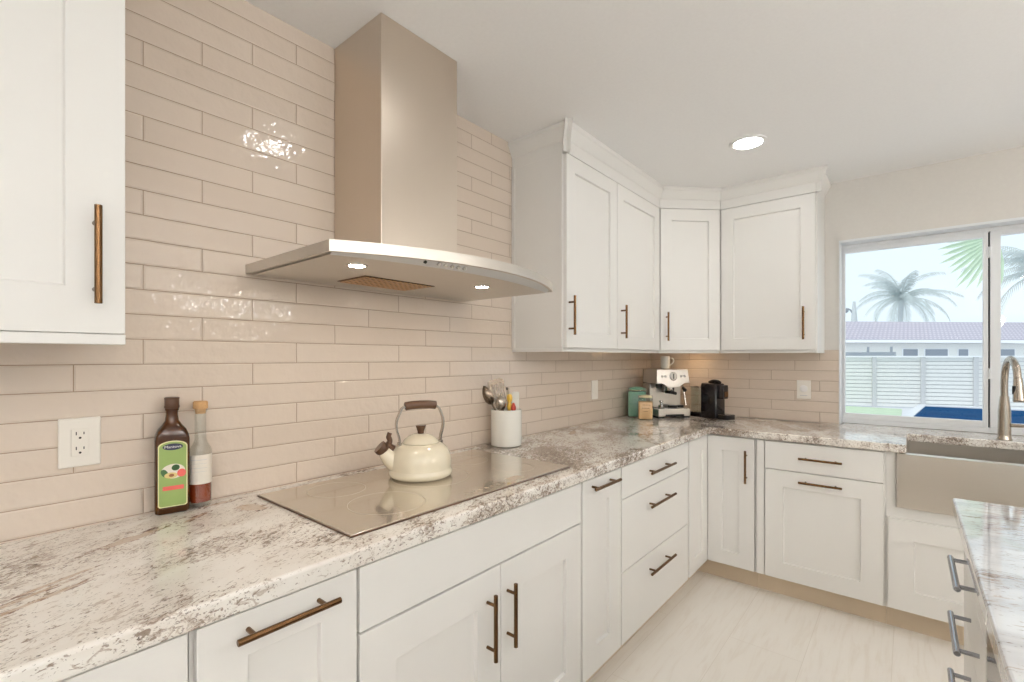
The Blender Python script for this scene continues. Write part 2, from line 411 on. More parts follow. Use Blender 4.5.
# ------------------------------------------------------------------ the room
RX, RY = 5.0, -3.2
WX0, WX1, WZ1 = 1.228, 2.56, 2.04      # kitchen window opening
struct('floor', B(-0.15, RX + 0.15, RY - 0.15, D + 0.15, -0.12, 0.0), M['floor'])
struct('ceiling', B(-0.15, RX + 0.15, RY - 0.15, D + 0.16, H, H + 0.12), M['ceilpaint'])
struct('wall_left', B(-0.15, 0.0, RY, D, 0.0, H), M['tile_left'])
WY0, WY1 = D + 0.006, D + 0.16
for q in ((-0.15, WX0, 0, H), (WX1, RX + 0.15, 0, H), (WX0, WX1, 0, ZS - 0.001), (WX0, WX1, WZ1, H)):
    struct('wall_back', B(q[0], q[1], WY0, WY1, q[2], q[3]), M['paint'])
struct('trim_1', B(0.0005, 1.2275, D, D + 0.0055, ZC + 0.0015, 1.3755), M['tile_back'])['label'] = 'greige tiled backsplash on the window wall'
DY0, DY1, DZ = -1.05, 0.85, 2.1       # glazed door on the far side of the room
bm = bmesh.new()
box(bm, RX, RX + 0.15, RY, DY0, 0, H); box(bm, RX, RX + 0.15, DY1, D, 0, H); box(bm, RX, RX + 0.15, DY0, DY1, DZ, H)
struct('wall_right', bm, M['paint'])
bm = bmesh.new()
GX0, GX1 = 1.7, 4.7
box(bm, -0.15, GX0, RY - 0.15, RY, 0, H); box(bm, GX1, RX + 0.15, RY - 0.15, RY, 0, H); box(bm, GX0, GX1, RY - 0.15, RY, 2.1, H)
struct('wall_front', bm, M['paint'])
def ring_bm(F, u0, u1, z0, z1, l, r, b, t, n0, n1, bm=None):
    bm = bm or bmesh.new()
    fbox(bm, F, u0, u0 + l, z0, z1, n0, n1); fbox(bm, F, u1 - r, u1, z0, z1, n0, n1)
    fbox(bm, F, u0 + l, u1 - r, z0, z0 + b, n0, n1); fbox(bm, F, u0 + l, u1 - r, z1 - t, z1, n0, n1); return bm
def glazed_door(name, F, w, z1):
    d = thing(name, None, None, F.O[:], 0, None, 'structure')
    obj('door_frame', ring_bm(F, 0.002, w - 0.002, 0.001, z1 - 0.002, 0.05, 0.05, 0.04, 0.05, -0.09, -0.01), M['trim'], d)
    m = w / 2
    for a, b, n in ((0.053, m + 0.03, -0.05), (m - 0.03, w - 0.053, -0.085)):
        s = obj('sash', ring_bm(F, a, b, 0.042, z1 - 0.053, 0.06, 0.06, 0.08, 0.06, n, n + 0.03), M['trim'], d)
        obj('pane', fbox(bmesh.new(), F, a + 0.058, b - 0.058, 0.12, z1 - 0.11, n + 0.012, n + 0.018), M['glass'], s)
    return d
glazed_door('door_1', Frame((RX, DY0, 0), (0, 1, 0), (-1, 0, 0)), DY1 - DY0, DZ)
glazed_door('daylight_opening', Frame((GX0, RY, 0), (1, 0, 0), (0, 1, 0)), GX1 - GX0, 2.1)  # unseen glazed opening, added only to let daylight in

# kitchen window: sliding sash left, fixed light right
FW = Frame((0, D + 0.1, 0), (1, 0, 0), (0, -1, 0))
win = thing('window_1', None, None, (WX0, D + 0.1, ZC), 0, None, 'structure')
obj('window_frame', ring_bm(FW, WX0 + 0.002, WX1 - 0.002, ZC + 0.001, WZ1 - 0.002, 0.007, 0.03, 0.028, 0.02, -0.058, 0.0), M['trim'], win, bevel=0.002)
sash = obj('window_sash', ring_bm(FW, WX0 + 0.0095, 1.889, 0.944, 2.019, 0.008, 0.020, 0.034, 0.03, -0.035, -0.003), M['trim'], win, bevel=0.002)
obj('pane', fbox(bmesh.new(), FW, 1.245, 1.869, 0.977, 1.990, -0.022, -0.018), M['glass'], sash)
lat = bmesh.new()
for z in (1.24, 1.905):
    fbox(lat, FW, 1.889, 1.899, z - 0.03, z + 0.03, -0.02, 0.004)
obj('window_latch', lat, M['trim'], sash, bevel=0.002)
fx = obj('fixed_sash', ring_bm(FW, 1.897, WX1 - 0.033, 0.944, 2.019, 0.041, 0.03, 0.028, 0.025, -0.055, -0.006), M['trim'], win, bevel=0.002)
obj('sash_gap_strip', fbox(bmesh.new(), FW, 1.8895, 1.8965, 0.944, 2.019, -0.045, -0.03), M['dark'], win)  # dark strip standing in for the dark gap beside the sash
obj('pane', fbox(bmesh.new(), FW, 1.936, WX1 - 0.062, 0.971, 1.995, -0.042, -0.038), M['glass'], fx)

bm = bmesh.new()
box(bm, WX0 + 0.0002, WX0 + 0.0016, D - 0.0005, D + 0.0995, ZC + 0.0012, WZ1 - 0.0002); box(bm, WX1 - 0.0016, WX1 - 0.0002, D - 0.0005, D + 0.0995, ZC + 0.0012, WZ1 - 0.0002)
box(bm, WX0 + 0.0016, WX1 - 0.0016, D - 0.0005, D + 0.0995, WZ1 - 0.0016, WZ1 - 0.0002)
box(bm, WX0 - 0.006, WX0 + 0.0002, D - 0.004, D + 0.0055, ZC + 0.0012, WZ1 + 0.006); box(bm, WX0 - 0.006, WX1 + 0.006, D - 0.004, D + 0.0055, WZ1 - 0.0002, WZ1 + 0.012)
struct('trim_2', bm, M['trim'])


# recessed ceiling lamps
def can(x, y, label, group=None):
    t = thing('ceiling_light', label, 'ceiling light', (x, y, H - 0.008), 0, group)
    bm = bmesh.new(); lathe(bm, [(0.066, H - 0.0005), (0.088, H - 0.0005), (0.086, H - 0.006), (0.068, H - 0.008), (0.066, H - 0.004)], (x, y, 0), 48, False)
    obj('trim_ring', bm, M['ceilpaint'], t, smooth=True)
    bm = bmesh.new(); lathe(bm, [(0.0655, H - 0.0008), (0.0655, H - 0.004), (0.05, H - 0.0055)], (x, y, 0), 48)
    obj('diffuser', bm, M['lamp'], t)
can(0.931, 2.611, 'round lit recessed light in the ceiling in front of the corner cabinets')
for x, y in ((0.95, 1.08), (2.75, 2.9), (2.75, -0.45), (2.75, -1.95), (4.2, 2.9), (4.2, -0.45), (4.2, -1.95)):
    can(x, y, 'round lit recessed ceiling light outside the picture, behind or beside the camera', 'recessed lights outside the picture')

# globe pendants: one over the island, two over a table further right, all outside the picture
for x, y, zc, rr_, gr in ((2.3, -0.07, 1.735, 0.07, None), (3.6, 1.6, 1.85, 0.085, 'pendants over the table'), (3.6, 2.12, 1.86, 0.085, 'pendants over the table')):
    t = thing('pendant_light', 'opal globe pendant light hanging ' + ('over the island' if gr is None else 'over a table') + ', outside the picture', 'pendant light', (x, y, H), 0, gr)
    bm = bmesh.new(); lathe(bm, [(max(0.002, rr_ * math.sin(a)), zc - rr_ * math.cos(a)) for a in [PI * (0.02 + 0.80 * k / 12) for k in range(13)]], (x, y, 0), 32); obj('glass_globe', bm, M['globe'], t, smooth=True)
    zt = zc + rr_ * 0.86
    bm = bmesh.new(); lathe(bm, [(0.05, zt), (0.05, zt + 0.03), (0.012, zt + 0.045)], (x, y, 0), 24); obj('cap', bm, M['nickel'], t, smooth=True)
    bm = bmesh.new(); tube(bm, [(x, y, zt + 0.046), (x, y, H - 0.022)], 0.005, 8); obj('stem', bm, M['nickel'], t)
    bm = bmesh.new(); lathe(bm, [(0.02, H - 0.022), (0.06, H - 0.012), (0.06, H - 0.001)], (x, y, 0), 24); obj('ceiling_rose', bm, M['nickel'], t, smooth=True)

# torchieres added out of view to bounce fill light off the ceiling
for x, y in ((3.0, -2.5), (3.9, -0.9), (4.4, 0.75)):
    t = thing('added_uplighter', 'added uplighter, unseen behind the camera, bouncing fill light off the ceiling', 'floor lamp', (x, y, 0), 0, 'added uplighters outside the picture')
    bm = bmesh.new(); lathe(bm, [(0.14, 0.0008), (0.14, 0.02), (0.02, 0.03)], (x, y, 0), 32); obj('base', bm, M['nickel'], t, smooth=True)
    bm = bmesh.new(); tube(bm, [(x, y, 0.0302), (x, y, 1.64)], 0.012, 12); obj('pole', bm, M['nickel'], t, smooth=True)
    bm = bmesh.new(); lathe(bm, [(0.02, 1.6405), (0.1, 1.67), (0.18, 1.76), (0.185, 1.76), (0.185, 1.765), (0.178, 1.765), (0.15, 1.735), (0.05, 1.70)], (x, y, 0), 40); obj('bowl', bm, M['nickel'], t, smooth=True)
    bm = bmesh.new(); lathe(bm, [(0.13, 1.7355), (0.13, 1.738), (0.05, 1.74)], (x, y, 0), 32); obj('bulb', bm, M['fill_uplight'], t)

# ------------------------------------------------------------------ base cabinets
G = 0.0006
def carcass(parent, y0, y1):
    obj('body', B(0.004, XF - 0.0205, y0 + G, y1 - G, 0.112, ZS - 0.0005), M['cabinet'], parent)
    obj('toe_kick', B(XT - 0.018, XT, y0 + G, y1 - G, 0.0005, 0.1118), M['kick'], parent)
def carcass_b(parent, x0, x1, ztop=ZS - 0.0005):
    obj('body', B(x0 + G, x1 - G, YB + 0.0205, D - 0.002, 0.112, ztop), M['cabinet'], parent)
    obj('toe_kick', B(x0 + G, x1 - G, D - XT, D - XT + 0.018, 0.0005, 0.1118), M['kick'], parent)
ZB, ZT = 0.118, 0.866
c = thing('base_cabinet', 'white base cabinet at the left picture edge, below the bottles', 'cabinet', (0.3, -0.2, 0))
carcass(c, -0.66, 0.269)
d = obj('door', shaker_bm(FL, -0.2, 0.262, ZB, ZT), M['cabinet'], c, bevel=0.0015)
d = obj('door', shaker_bm(FL, -0.655, -0.206, ZB, ZT), M['cabinet'], c, bevel=0.0015)
c = thing('base_cabinet', 'white pull-out cabinet left of the cooktop with one horizontal bar pull', 'cabinet', (0.3, 0.43, 0))
carcass(c, 0.269, 0.583)
d = obj('door', shaker_bm(FL, 0.2755, 0.5794, ZB, ZT, rail=0.082), M['cabinet'], c, bevel=0.0015)
pull(FL, (0.327, 0.832), (0.522, 0.832), d)
c = thing('base_cabinet', 'wide white two-door cabinet under the cooktop with a plain panel above the doors', 'cabinet', (0.3, 1.05, 0))
carcass(c, 0.583, 1.51)
obj('false_front', slab_bm(FL, 0.5868, 1.5027, 0.7225, ZT), M['cabinet'], c, bevel=0.0015)
d = obj('door', shaker_bm(FL, 0.5868, 1.0545, ZB, 0.7165, rail=0.097), M['cabinet'], c, bevel=0.0015); pull(FL, (0.9975, 0.470), (0.9975, 0.658), d)
d = obj('door', shaker_bm(FL, 1.0575, 1.5027, ZB, 0.7165, rail=0.097), M['cabinet'], c, bevel=0.0015); pull(FL, (1.0862, 0.471), (1.0862, 0.659), d)
c = thing('base_cabinet', 'narrow white pull-out cabinet between the cooktop cabinet and the three drawers', 'cabinet', (0.3, 1.66, 0))
carcass(c, 1.51, 1.8232)
d = obj('door', shaker_bm(FL, 1.5167, 1.8187, ZB, ZT, rail=0.1), M['cabinet'], c, bevel=0.0015); pull(FL, (1.5543, 0.836), (1.7538, 0.836), d)
c = thing('base_cabinet', 'white cabinet of three slab drawers stacked in the left run', 'cabinet', (0.3, 2.2, 0))
carcass(c, 1.8232, 2.6155)
for z0, z1, zp in ((ZB, 0.4205, 0.345), (0.4245, 0.7265, 0.650), (0.7305, ZT, 0.802)):
    d = obj('drawer', slab_bm(FL, 1.8277, 2.6042, z0, z1), M['cabinet'], c, bevel=0.0015); pull(FL, (2.0565, zp), (2.3436, zp), d, inset=0.05)
c = thing('corner_base_cabinet', 'white corner base cabinet with two leaves meeting in the inside corner', 'cabinet', (0.4, 3.1, 0))
obj('body', prism(bmesh.new(), [(0.004, 2.6161), (XF - 0.0205, 2.6161), (XF - 0.0205, YB + 0.0205), (0.8908, YB + 0.0205), (0.8908, D - 0.002), (0.004, D - 0.002)], 0.112, ZS - 0.0005), M['cabinet'], c)
obj('toe_kick', prism(bmesh.new(), [(XT - 0.018, 2.6161), (XT, 2.6161), (XT, D - XT), (0.8908, D - XT), (0.8908, D - XT + 0.018), (XT - 0.018, D - XT + 0.018)], 0.0005, 0.1118), M['kick'], c)
obj('door', shaker_bm(FL, 2.627, YB - 0.0015, ZB, ZT, rail=0.08), M['cabinet'], c, bevel=0.0015)
d = obj('door', shaker_bm(FB, XF + 0.0015, 0.885, ZB, ZT, rail=0.08), M['cabinet'], c, bevel=0.0015); pull(FB, (0.8461, 0.6147), (0.8461, 0.8009), d)
c = thing('base_cabinet', 'white cabinet on the window wall with a drawer above one wide pull-down front', 'cabinet', (1.18, 3.25, 0))
carcass_b(c, 0.8914, 1.4695)
obj('filler_strip', slab_bm(FB, 0.8985, 0.936, ZB, ZT, 0.012), M['cabinet'], c, bevel=0.001)
d = obj('drawer', slab_bm(FB, 0.941, 1.461, 0.716, ZT), M['cabinet'], c, bevel=0.0015); pull(FB, (1.1054, 0.792), (1.2975, 0.792), d)
d = obj('door', shaker_bm(FB, 0.941, 1.461, ZB, 0.7115, rail=0.09), M['cabinet'], c, bevel=0.0015); pull(FB, (1.1054, 0.666), (1.2975, 0.666), d)
c = thing('sink_base_cabinet', 'white sink cabinet with low doors below the steel apron', 'cabinet', (1.9, 3.25, 0))
bm = bmesh.new(); box(bm, 1.4701, 2.3094, YB + 0.0205, D - 0.002, 0.112, 0.6085)
box(bm, 1.4701, 1.5075, YB + 0.0205, D - 0.002, 0.6085, ZS - 0.0005); box(bm, 2.2725, 2.3094, YB + 0.0205, D - 0.002, 0.6085, ZS - 0.0005)
obj('body', bm, M['cabinet'], c)
obj('toe_kick', B(1.4701, 2.3094, D - XT, D - XT + 0.018, 0.0005, 0.1118), M['kick'], c)
obj('door', shaker_bm(FB, 1.4782, 1.887, 0.120, 0.556, rail=0.098), M['cabinet'], c, bevel=0.0015)
obj('door', shaker_bm(FB, 1.890, 2.3, 0.120, 0.556, rail=0.098), M['cabinet'], c, bevel=0.0015)
c = thing('base_cabinet', 'white base cabinet beyond the sink, at the right picture edge', 'cabinet', (2.7, 3.25, 0))
carcass_b(c, 2.31, 3.1)
for a, b in ((2.315, 2.7), (2.704, 3.095)): obj('door', shaker_bm(FB, a, b, ZB, ZT), M['cabinet'], c, bevel=0.0015)

# ------------------------------------------------------------------ worktop, sink, tap
SX0, SX1, SY1 = 1.548, 2.232, 3.369
def arc(cx, cy, r, a0, a1, n=6): return [(cx + r * math.cos(a0 + (a1 - a0) * k / n), cy + r * math.sin(a0 + (a1 - a0) * k / n)) for k in range(n + 1)]
pts = [(0.0008, -0.66), (CD, -0.66)] + arc(CD + 0.012, D - CD - 0.012, 0.012, PI, PI / 2, 5)
pts += [(SX0 - 0.01, D - CD)] + arc(SX0 - 0.01, D - CD + 0.01, 0.01, -PI / 2, 0, 4)[1:]
pts += arc(SX0 + 0.02, SY1 - 0.02, 0.02, PI, PI / 2, 4) + arc(SX1 - 0.02, SY1 - 0.02, 0.02, PI / 2, 0, 4)
pts += [(SX1, D - CD), (3.12, D - CD), (3.12, D - 0.0008 + 0.006), (WX1 - 0.002, D + 0.0052), (WX1 - 0.002, D + 0.155), (WX0 + 0.0015, D + 0.155), (WX0 + 0.0015, D - 0.0008), (0.0008, D - 0.0008)]
o = obj('countertop', prism(bmesh.new(), pts, ZS, ZC), M['granite'], bevel=0.007, seg=3)
tag(o, 'polished cream granite worktop with brown flecks running around the corner', 'countertop')

sk = thing('farmhouse_sink', 'stainless steel apron-front sink set below the window', 'sink', (1.89, 3.15, 0.61))
bm = bmesh.new(); AY = 2.922
loft(bm, [[(1.509 + e, AY + 0.02 + f, 0.610 + e), (2.271 - e, AY + 0.02 + f, 0.610 + e), (2.271 - e, AY + 0.02 + f, 0.8722 - e * 0.2), (1.509 + e, AY + 0.02 + f, 0.8722 - e * 0.2)] for e, f in ((0, 0.006), (0, -0.008), (0.004, -0.017), (0.012, -0.0215))])
obj('apron', bm, M['steelx'], sk, smooth=True)
bm = bmesh.new()
def rr(x0, x1, y0, y1, r, z):
    return [(x, y, z) for x, y in arc(x1 - r, y0 + r, r, -PI / 2, 0, 4) + arc(x1 - r, y1 - r, r, 0, PI / 2, 4) + arc(x0 + r, y1 - r, r, PI / 2, PI, 4) + arc(x0 + r, y0 + r, r, PI, 1.5 * PI, 4)]
loft(bm, [rr(1.5125, 2.268, 2.949, 3.42, 0.03, 0.8722), rr(1.5125, 2.268, 2.949, 3.42, 0.03, 0.625), rr(1.56, 2.22, 3.0, 3.38, 0.03, 0.6135)], cap=False)
bm2 = bm
loft(bm2, [rr(1.5125, 2.268, 2.949, 3.42, 0.03, 0.8722), rr(1.536, 2.244, 2.957, 3.392, 0.03, 0.8722), rr(1.536, 2.244, 2.957, 3.392, 0.03, 0.66), rr(1.555, 2.225, 2.976, 3.37, 0.04, 0.64)], cap=False)
bm2.faces.new([bm2.verts.new(p) for p in rr(1.555, 2.225, 2.976, 3.37, 0.04, 0.64)]); bm2.faces.new([bm2.verts.new(p) for p in rr(1.56, 2.22, 3.0, 3.38, 0.03, 0.6135)])
bmesh.ops.remove_doubles(bm2, verts=bm2.verts[:], dist=0.0002)
obj('bowl', bm2, M['steelx'], sk, smooth=True)
bm = bmesh.new(); lathe(bm, [(0.045, 0.6405), (0.045, 0.643), (0.03, 0.6435), (0.012, 0.642)], (1.89, 3.2, 0), 28); obj('drain', bm, M['chrome'], sk, smooth=True)

tx, ty = 1.925, 3.425
tp = thing('kitchen_faucet', 'tall brushed nickel gooseneck faucet behind the sink', 'faucet', (tx, ty, ZC))
bm = bmesh.new(); lathe(bm, [(0.029, ZC + 0.0005), (0.029, ZC + 0.006), (0.026, ZC + 0.012), (0.0245, ZC + 0.03), (0.024, ZC + 0.14), (0.0195, ZC + 0.19), (0.017, ZC + 0.22)], (tx, ty, 0), 32); obj('body', bm, M['nickel'], tp, smooth=True)
sp = bez([(tx, ty, ZC + 0.215), (tx, ty, ZC + 0.30), (tx + 0.004, ty - 0.022, ZC + 0.375), (tx + 0.013, ty - 0.085, ZC + 0.408), (tx + 0.022, ty - 0.15, ZC + 0.372), (tx + 0.025, ty - 0.172, ZC + 0.315)], 8)
bm = bmesh.new(); tube(bm, sp, 0.0145, 18); obj('spout', bm, M['nickel'], tp, smooth=True)
hd = [sp[-1] + Vector((0.0005, -0.003, -0.0)), sp[-1] + Vector((0.001, -0.008, -0.03)), sp[-1] + Vector((0.003, -0.022, -0.105)), sp[-1] + Vector((0.0032, -0.023, -0.11))]
bm = bmesh.new(); tube(bm, hd, [0.016, 0.018, 0.0225, 0.019], 18); hdo = obj('spray_head', bm, M['nickel'], tp, smooth=True)
bm = bmesh.new(); fbox(bm, Frame(hd[1], (0.7, -0.7, 0), (-0.75, -0.66, 0)), -0.007, 0.007, -0.045, -0.005, 0.014, 0.024); obj('spray_button', bm, M['dark'], hdo, bevel=0.003)
bm = bmesh.new(); tube(bm, [(tx + 0.02, ty, ZC + 0.075), (tx + 0.06, ty - 0.01, ZC + 0.076), (tx + 0.14, ty - 0.02, ZC + 0.08)], [0.010, 0.0085, 0.006], 12); obj('lever', bm, M['nickel'], tp, smooth=True)

# ------------------------------------------------------------------ cooktop
ck = thing('cooktop', 'flat mirror-grey glass cooktop set into the granite worktop', 'cooktop', (0.33, 1.05, ZC))
obj('glass_top', B(0.072, 0.575, 0.600, 1.512, ZC + 0.0005, ZC + 0.0065), M['cooktop'], ck, bevel=0.002)
obj('edge_band', ring_bm(Frame((0, 0, 0), (0, 1, 0), (1, 0, 0)), 0, 1, 0, 1, .1, .1, .1, .1, 0, 1) if False else
    (lambda b: (box(b, 0.0705, 0.5765, 0.5985, 0.5999, ZC + 0.0004, ZC + 0.005), box(b, 0.0705, 0.5765, 1.5121, 1.5135, ZC + 0.0004, ZC + 0.005), box(b, 0.5751, 0.5765, 0.5999, 1.5121, ZC + 0.0004, ZC + 0.005), box(b, 0.0705, 0.0719, 0.5999, 1.5121, ZC + 0.0004, ZC + 0.005))[0])(bmesh.new()), M['brownplastic'], ck)
M['mark'] = plain('pale_grey_print', (206, 192, 174), 0.3, 0.4)
for x, y, r in ((0.20, 0.78, 0.085), (0.43, 0.80, 0.105), (0.20, 1.33, 0.09), (0.43, 1.36, 0.075), (0.30, 1.07, 0.13)):
    bm = bmesh.new(); n = 64
    loft(bm, [[(x + q * math.cos(2 * PI * k / n), y + q * math.sin(2 * PI * k / n), ZC + z) for k in range(n)] for q, z in ((r, 0.0066), (r, 0.0069), (r + 0.0010, 0.0069), (r + 0.0010, 0.0066))], cap=False)
    obj('burner_ring', bm, M['mark'], ck)
for k in range(7): obj('touch_key', B(0.535, 0.547, 1.0 + k * 0.028, 1.012 + k * 0.028, ZC + 0.0066, ZC + 0.0069), M['mark'], ck)
obj('touch_display', B(0.515, 0.55, 1.21, 1.27, ZC + 0.0066, ZC + 0.0069), M['mark'], ck)

# ------------------------------------------------------------------ cooker hood
hd = thing('range_hood', 'stainless steel chimney hood with a curved canopy above the cooktop', 'range hood', (0.25, 1.05, 1.58))
cb = bmesh.new(); box(cb, 0.001, 0.281, 0.884, 1.213, 1.613, H - 0.001); obj('chimney', cb, M['steelz'], hd, bevel=0.003)
HY0, HY1, HC = 0.592, 1.521, 1.0565
def front(y, ends, mid): return ends + (mid - ends) * (1 - ((y - HC) / (HY1 - HC)) ** 2)
ys = [HY0 + (HY1 - HY0) * k / 40 for k in range(41)]
top = [(0.001, HY0)] + [(front(y, 0.492, 0.634), y) for y in ys] + [(0.001, HY1)]
bm = bmesh.new(); prism(bm, top, 1.602, 1.6115)
# lip around the underside
ins = [(0.012, HY0 + 0.010)] + [(front(y, 0.492, 0.634) - 0.013, min(max(y, HY0 + 0.010), HY1 - 0.010)) for y in ys] + [(0.012, HY1 - 0.010)]
n = len(top)
a = [[bm.verts.new((*p, z)) for p in top] for z in (1.6019, 1.5835)]; b = [[bm.verts.new((*p, z)) for p in ins] for z in (1.6019, 1.5835)]
for i in range(n - 1):
    bm.faces.new((a[0][i], a[0][i + 1], a[1][i + 1], a[1][i])); bm.faces.new((b[0][i], b[1][i], b[1][i + 1], b[0][i + 1]))
    bm.faces.new((a[1][i], a[1][i + 1], b[1][i + 1], b[1][i])); bm.faces.new((a[0][i], b[0][i], b[0][i + 1], a[0][i + 1]))
for i in (0, n - 1): bm.faces.new((a[0][i], a[1][i], b[1][i], b[0][i]))
obj('canopy', bm, M['steely'], hd)
bys = [0.606 + (1.507 - 0.606) * k / 30 for k in range(31)]
def bf(y): return 0.470 + 0.078 * (1 - ((y - HC) / 0.4505) ** 2)
bm = bmesh.new(); loft(bm, [[(0.014, 0.606, z)] + [(bf(y) + o, y, z) for y in bys] + [(0.014, 1.507, z)] for z, o in ((1.580, 0.0), (1.6015, 0.03))])
obj('blower_box', bm, M['steely'], hd)
bm = bmesh.new(); prism(bm, [(0.115, 0.83), (0.275, 0.83), (0.275, 1.11), (0.115, 1.11)], 1.5778, 1.5799); gf = obj('grease_filter', bm, M['filter'], hd, bevel=0.001)
bm = bmesh.new()
for k in range(13): box(bm, 0.120, 0.270, 0.838 + k * 0.0208, 0.838 + k * 0.0208 + 0.0105, 1.5762, 1.5777)
for k in range(7): box(bm, 0.120 + k * 0.0238, 0.120 + k * 0.0238 + 0.007, 0.838, 1.0985, 1.5750, 1.5761)
obj('filter_mesh', bm, M['meshbrown'], gf)
bm = bmesh.new(); loft(bm, [[(bf(y) + o, y, z) for y in bys] + [(bf(y) + o + 0.0012, y, z) for y in bys[::-1]] for z, o in ((1.5795, 0.0004), (1.6012, 0.0304))])
obj('control_panel', bm, M['fascia_steel'], hd, label='pale curved control strip')
bm = bmesh.new()
for y in (0.885, 0.9075, 0.93, 0.952, 0.9745): tube(bm, [(bf(y) + 0.010, y, 1.591), (bf(y) + 0.019, y, 1.586)], [0.0062, 0.005], 14)
obj('control_buttons', bm, M['chrome'], hd, smooth=True)
bm = bmesh.new(); tube(bm, [(bf(0.842) + 0.010, 0.842, 1.591), (bf(0.842) + 0.0165, 0.842, 1.588)], 0.005, 14); obj('indicator', bm, M['dark'], hd)
for x, y in ((0.40, 0.724), (0.392, 1.227)):
    bm = bmesh.new(); lathe(bm, [(0.029, 1.5798), (0.029, 1.5778), (0.022, 1.5772), (0.022, 1.5798)], (x, y, 0), 32, False); rg = obj('lamp_ring', bm, M['chrome'], hd, smooth=True)
    bm = bmesh.new(); lathe(bm, [(0.0215, 1.5797), (0.0215, 1.5785), (0.015, 1.578)], (x, y, 0), 32); obj('lamp', bm, M['hoodlamp'], rg)

# ------------------------------------------------------------------ wall cabinets
ZU, ZD = 1.356, 1.3755
def crown(bm, F, u0, u1, m0=0.0, m1=0.0):
    """frieze board and sloping crown up to the ceiling; m0, m1 lengthen the ends per unit of projection (mitres)"""
    prof = [(-0.018, 2.288), (0.004, 2.288), (0.004, 2.344), (0.010, 2.350), (0.030, 2.392), (0.036, 2.398), (0.036, H - 0.0006), (-0.018, H - 0.0006)]
    loft(bm, [[F(u0 - m0 * (n + 0.02), z, n - 0.004) for n, z in prof], [F(u1 + m1 * (n + 0.02), z, n - 0.004) for n, z in prof]])
c = thing('wall_cabinet', 'white wall cabinet at the left picture edge with a vertical bar pull', 'cabinet', (0.16, -0.2, ZU))
obj('body', B(0.001, UD - 0.0205, -0.66, 0.2365, ZU + 0.012, H - 0.001), M['cabinet'], c)
obj('light_rail', B(UD - 0.036, UD - 0.001, -0.66, 0.239, ZU - 0.002, ZD - 0.001), M['cabinet'], c, bevel=0.0015)
d = obj('door', shaker_bm(FUL, -0.21, 0.2382, ZD, 2.285, rail=0.09), M['cabinet'], c, bevel=0.0015); pull(FUL, (0.191, 1.4315), (0.191, 1.6212), d)
obj('door', shaker_bm(FUL, -0.655, -0.214, ZD, 2.285, rail=0.09), M['cabinet'], c, bevel=0.0015)
bm = bmesh.new(); tube(bm, [(0.22, 0.06, ZU + 0.0138), (0.22, 0.06, ZU + 0.006)], 0.012, 16); obj('puck_light', bm, M['cabinet'], c)

Y1 = 1.8625; YC = D - 0.61; XC = 0.61; XE = 1.1475
c = thing('wall_cabinet', 'white two-door wall cabinet right of the range hood', 'cabinet', (0.16, 2.4, ZU))
obj('body', B(0.001, UD - 0.0205, Y1, YC - G, ZD - 0.004, 2.2875), M['cabinet'], c)
bm = bmesh.new(); box(bm, 0.001, UD - 0.019, Y1 - 0.0005, Y1 + 0.016, ZU, ZD - 0.0045); box(bm, UD - 0.035, UD - 0.0185, Y1 + 0.016, YC - G, ZU, ZD - 0.0045)
obj('light_rail', bm, M['cabinet'], c, bevel=0.0012)
d = obj('door', shaker_bm(FUL, Y1 + 0.004, 2.365, ZD, 2.285), M['cabinet'], c, bevel=0.0015); pull(FUL, (1.886, 1.434), (1.886, 1.618), d)
d = obj('door', shaker_bm(FUL, 2.369, YC - 0.012, ZD, 2.285), M['cabinet'], c, bevel=0.0015); pull(FUL, (2.4134, 1.434), (2.4134, 1.618), d)
FS = Frame((0, Y1, 0), (1, 0, 0), (0, -1, 0))
bm = bmesh.new(); fbox(bm, FS, 0.001, 0.022, ZD, 2.287, 0.0005, 0.005); fbox(bm, FS, UD - 0.045, UD - 0.021, ZD, 2.287, 0.0005, 0.005); obj('end_panel', bm, M['cabinet'], c, bevel=0.001)
bm = bmesh.new(); crown(bm, FUL, Y1, YC - G, 1.0, -0.36); crown(bm, FS, 0.001, UD - 0.02 + 0.02, 0, 1.0); obj('crown_moulding', bm, M['cabinet'], c)
c = thing('corner_wall_cabinet', 'white diagonal corner wall cabinet above the espresso machine', 'cabinet', (0.25, 3.3, ZU))
XB = UD - 0.0205
obj('body', prism(bmesh.new(), [(0.001, YC + G), (XB, YC + G), (XC - G, D - XB), (XC - G, D - 0.001), (0.001, D - 0.001)], ZD - 0.004, 2.2875), M['cabinet'], c)
s2 = math.sqrt(0.5)
bm = bmesh.new(); lathe(bm, [(0.034, ZD - 0.0042), (0.034, ZD - 0.012), (0.028, ZD - 0.014)], (0.36, 3.40, 0), 28); pk = obj('puck_light', bm, M['added_glow'], c, smooth=True)  # added glow, hidden by the light rail, to warm the corner tiles
FD = Frame((XB + 0.02 * s2, YC - 0.02 * s2, 0), (s2, s2, 0), (s2, -s2, 0)); LD = (XC - XB) * math.sqrt(2)
obj('light_rail', fbox(bmesh.new(), FD, 0.006, LD - 0.006, ZU, ZD - 0.0045, -0.034, -0.0185), M['cabinet'], c, bevel=0.0012)
d = obj('door', shaker_bm(FD, 0.014, LD - 0.014, ZD, 2.285), M['cabinet'], c, bevel=0.0015)
pull(FD, (0.052, 1.434), (0.052, 1.618), d)
bm = bmesh.new(); crown(bm, FD, 0.0, LD, -0.40, -0.40); obj('crown_moulding', bm, M['cabinet'], c)
c = thing('wall_cabinet', 'white single-door wall cabinet beside the window', 'cabinet', (0.88, 3.4, ZU))
obj('body', B(XC + G, XE, D - XB, D - 0.0005 + 0.006, ZD - 0.004, 2.2875), M['cabinet'], c)
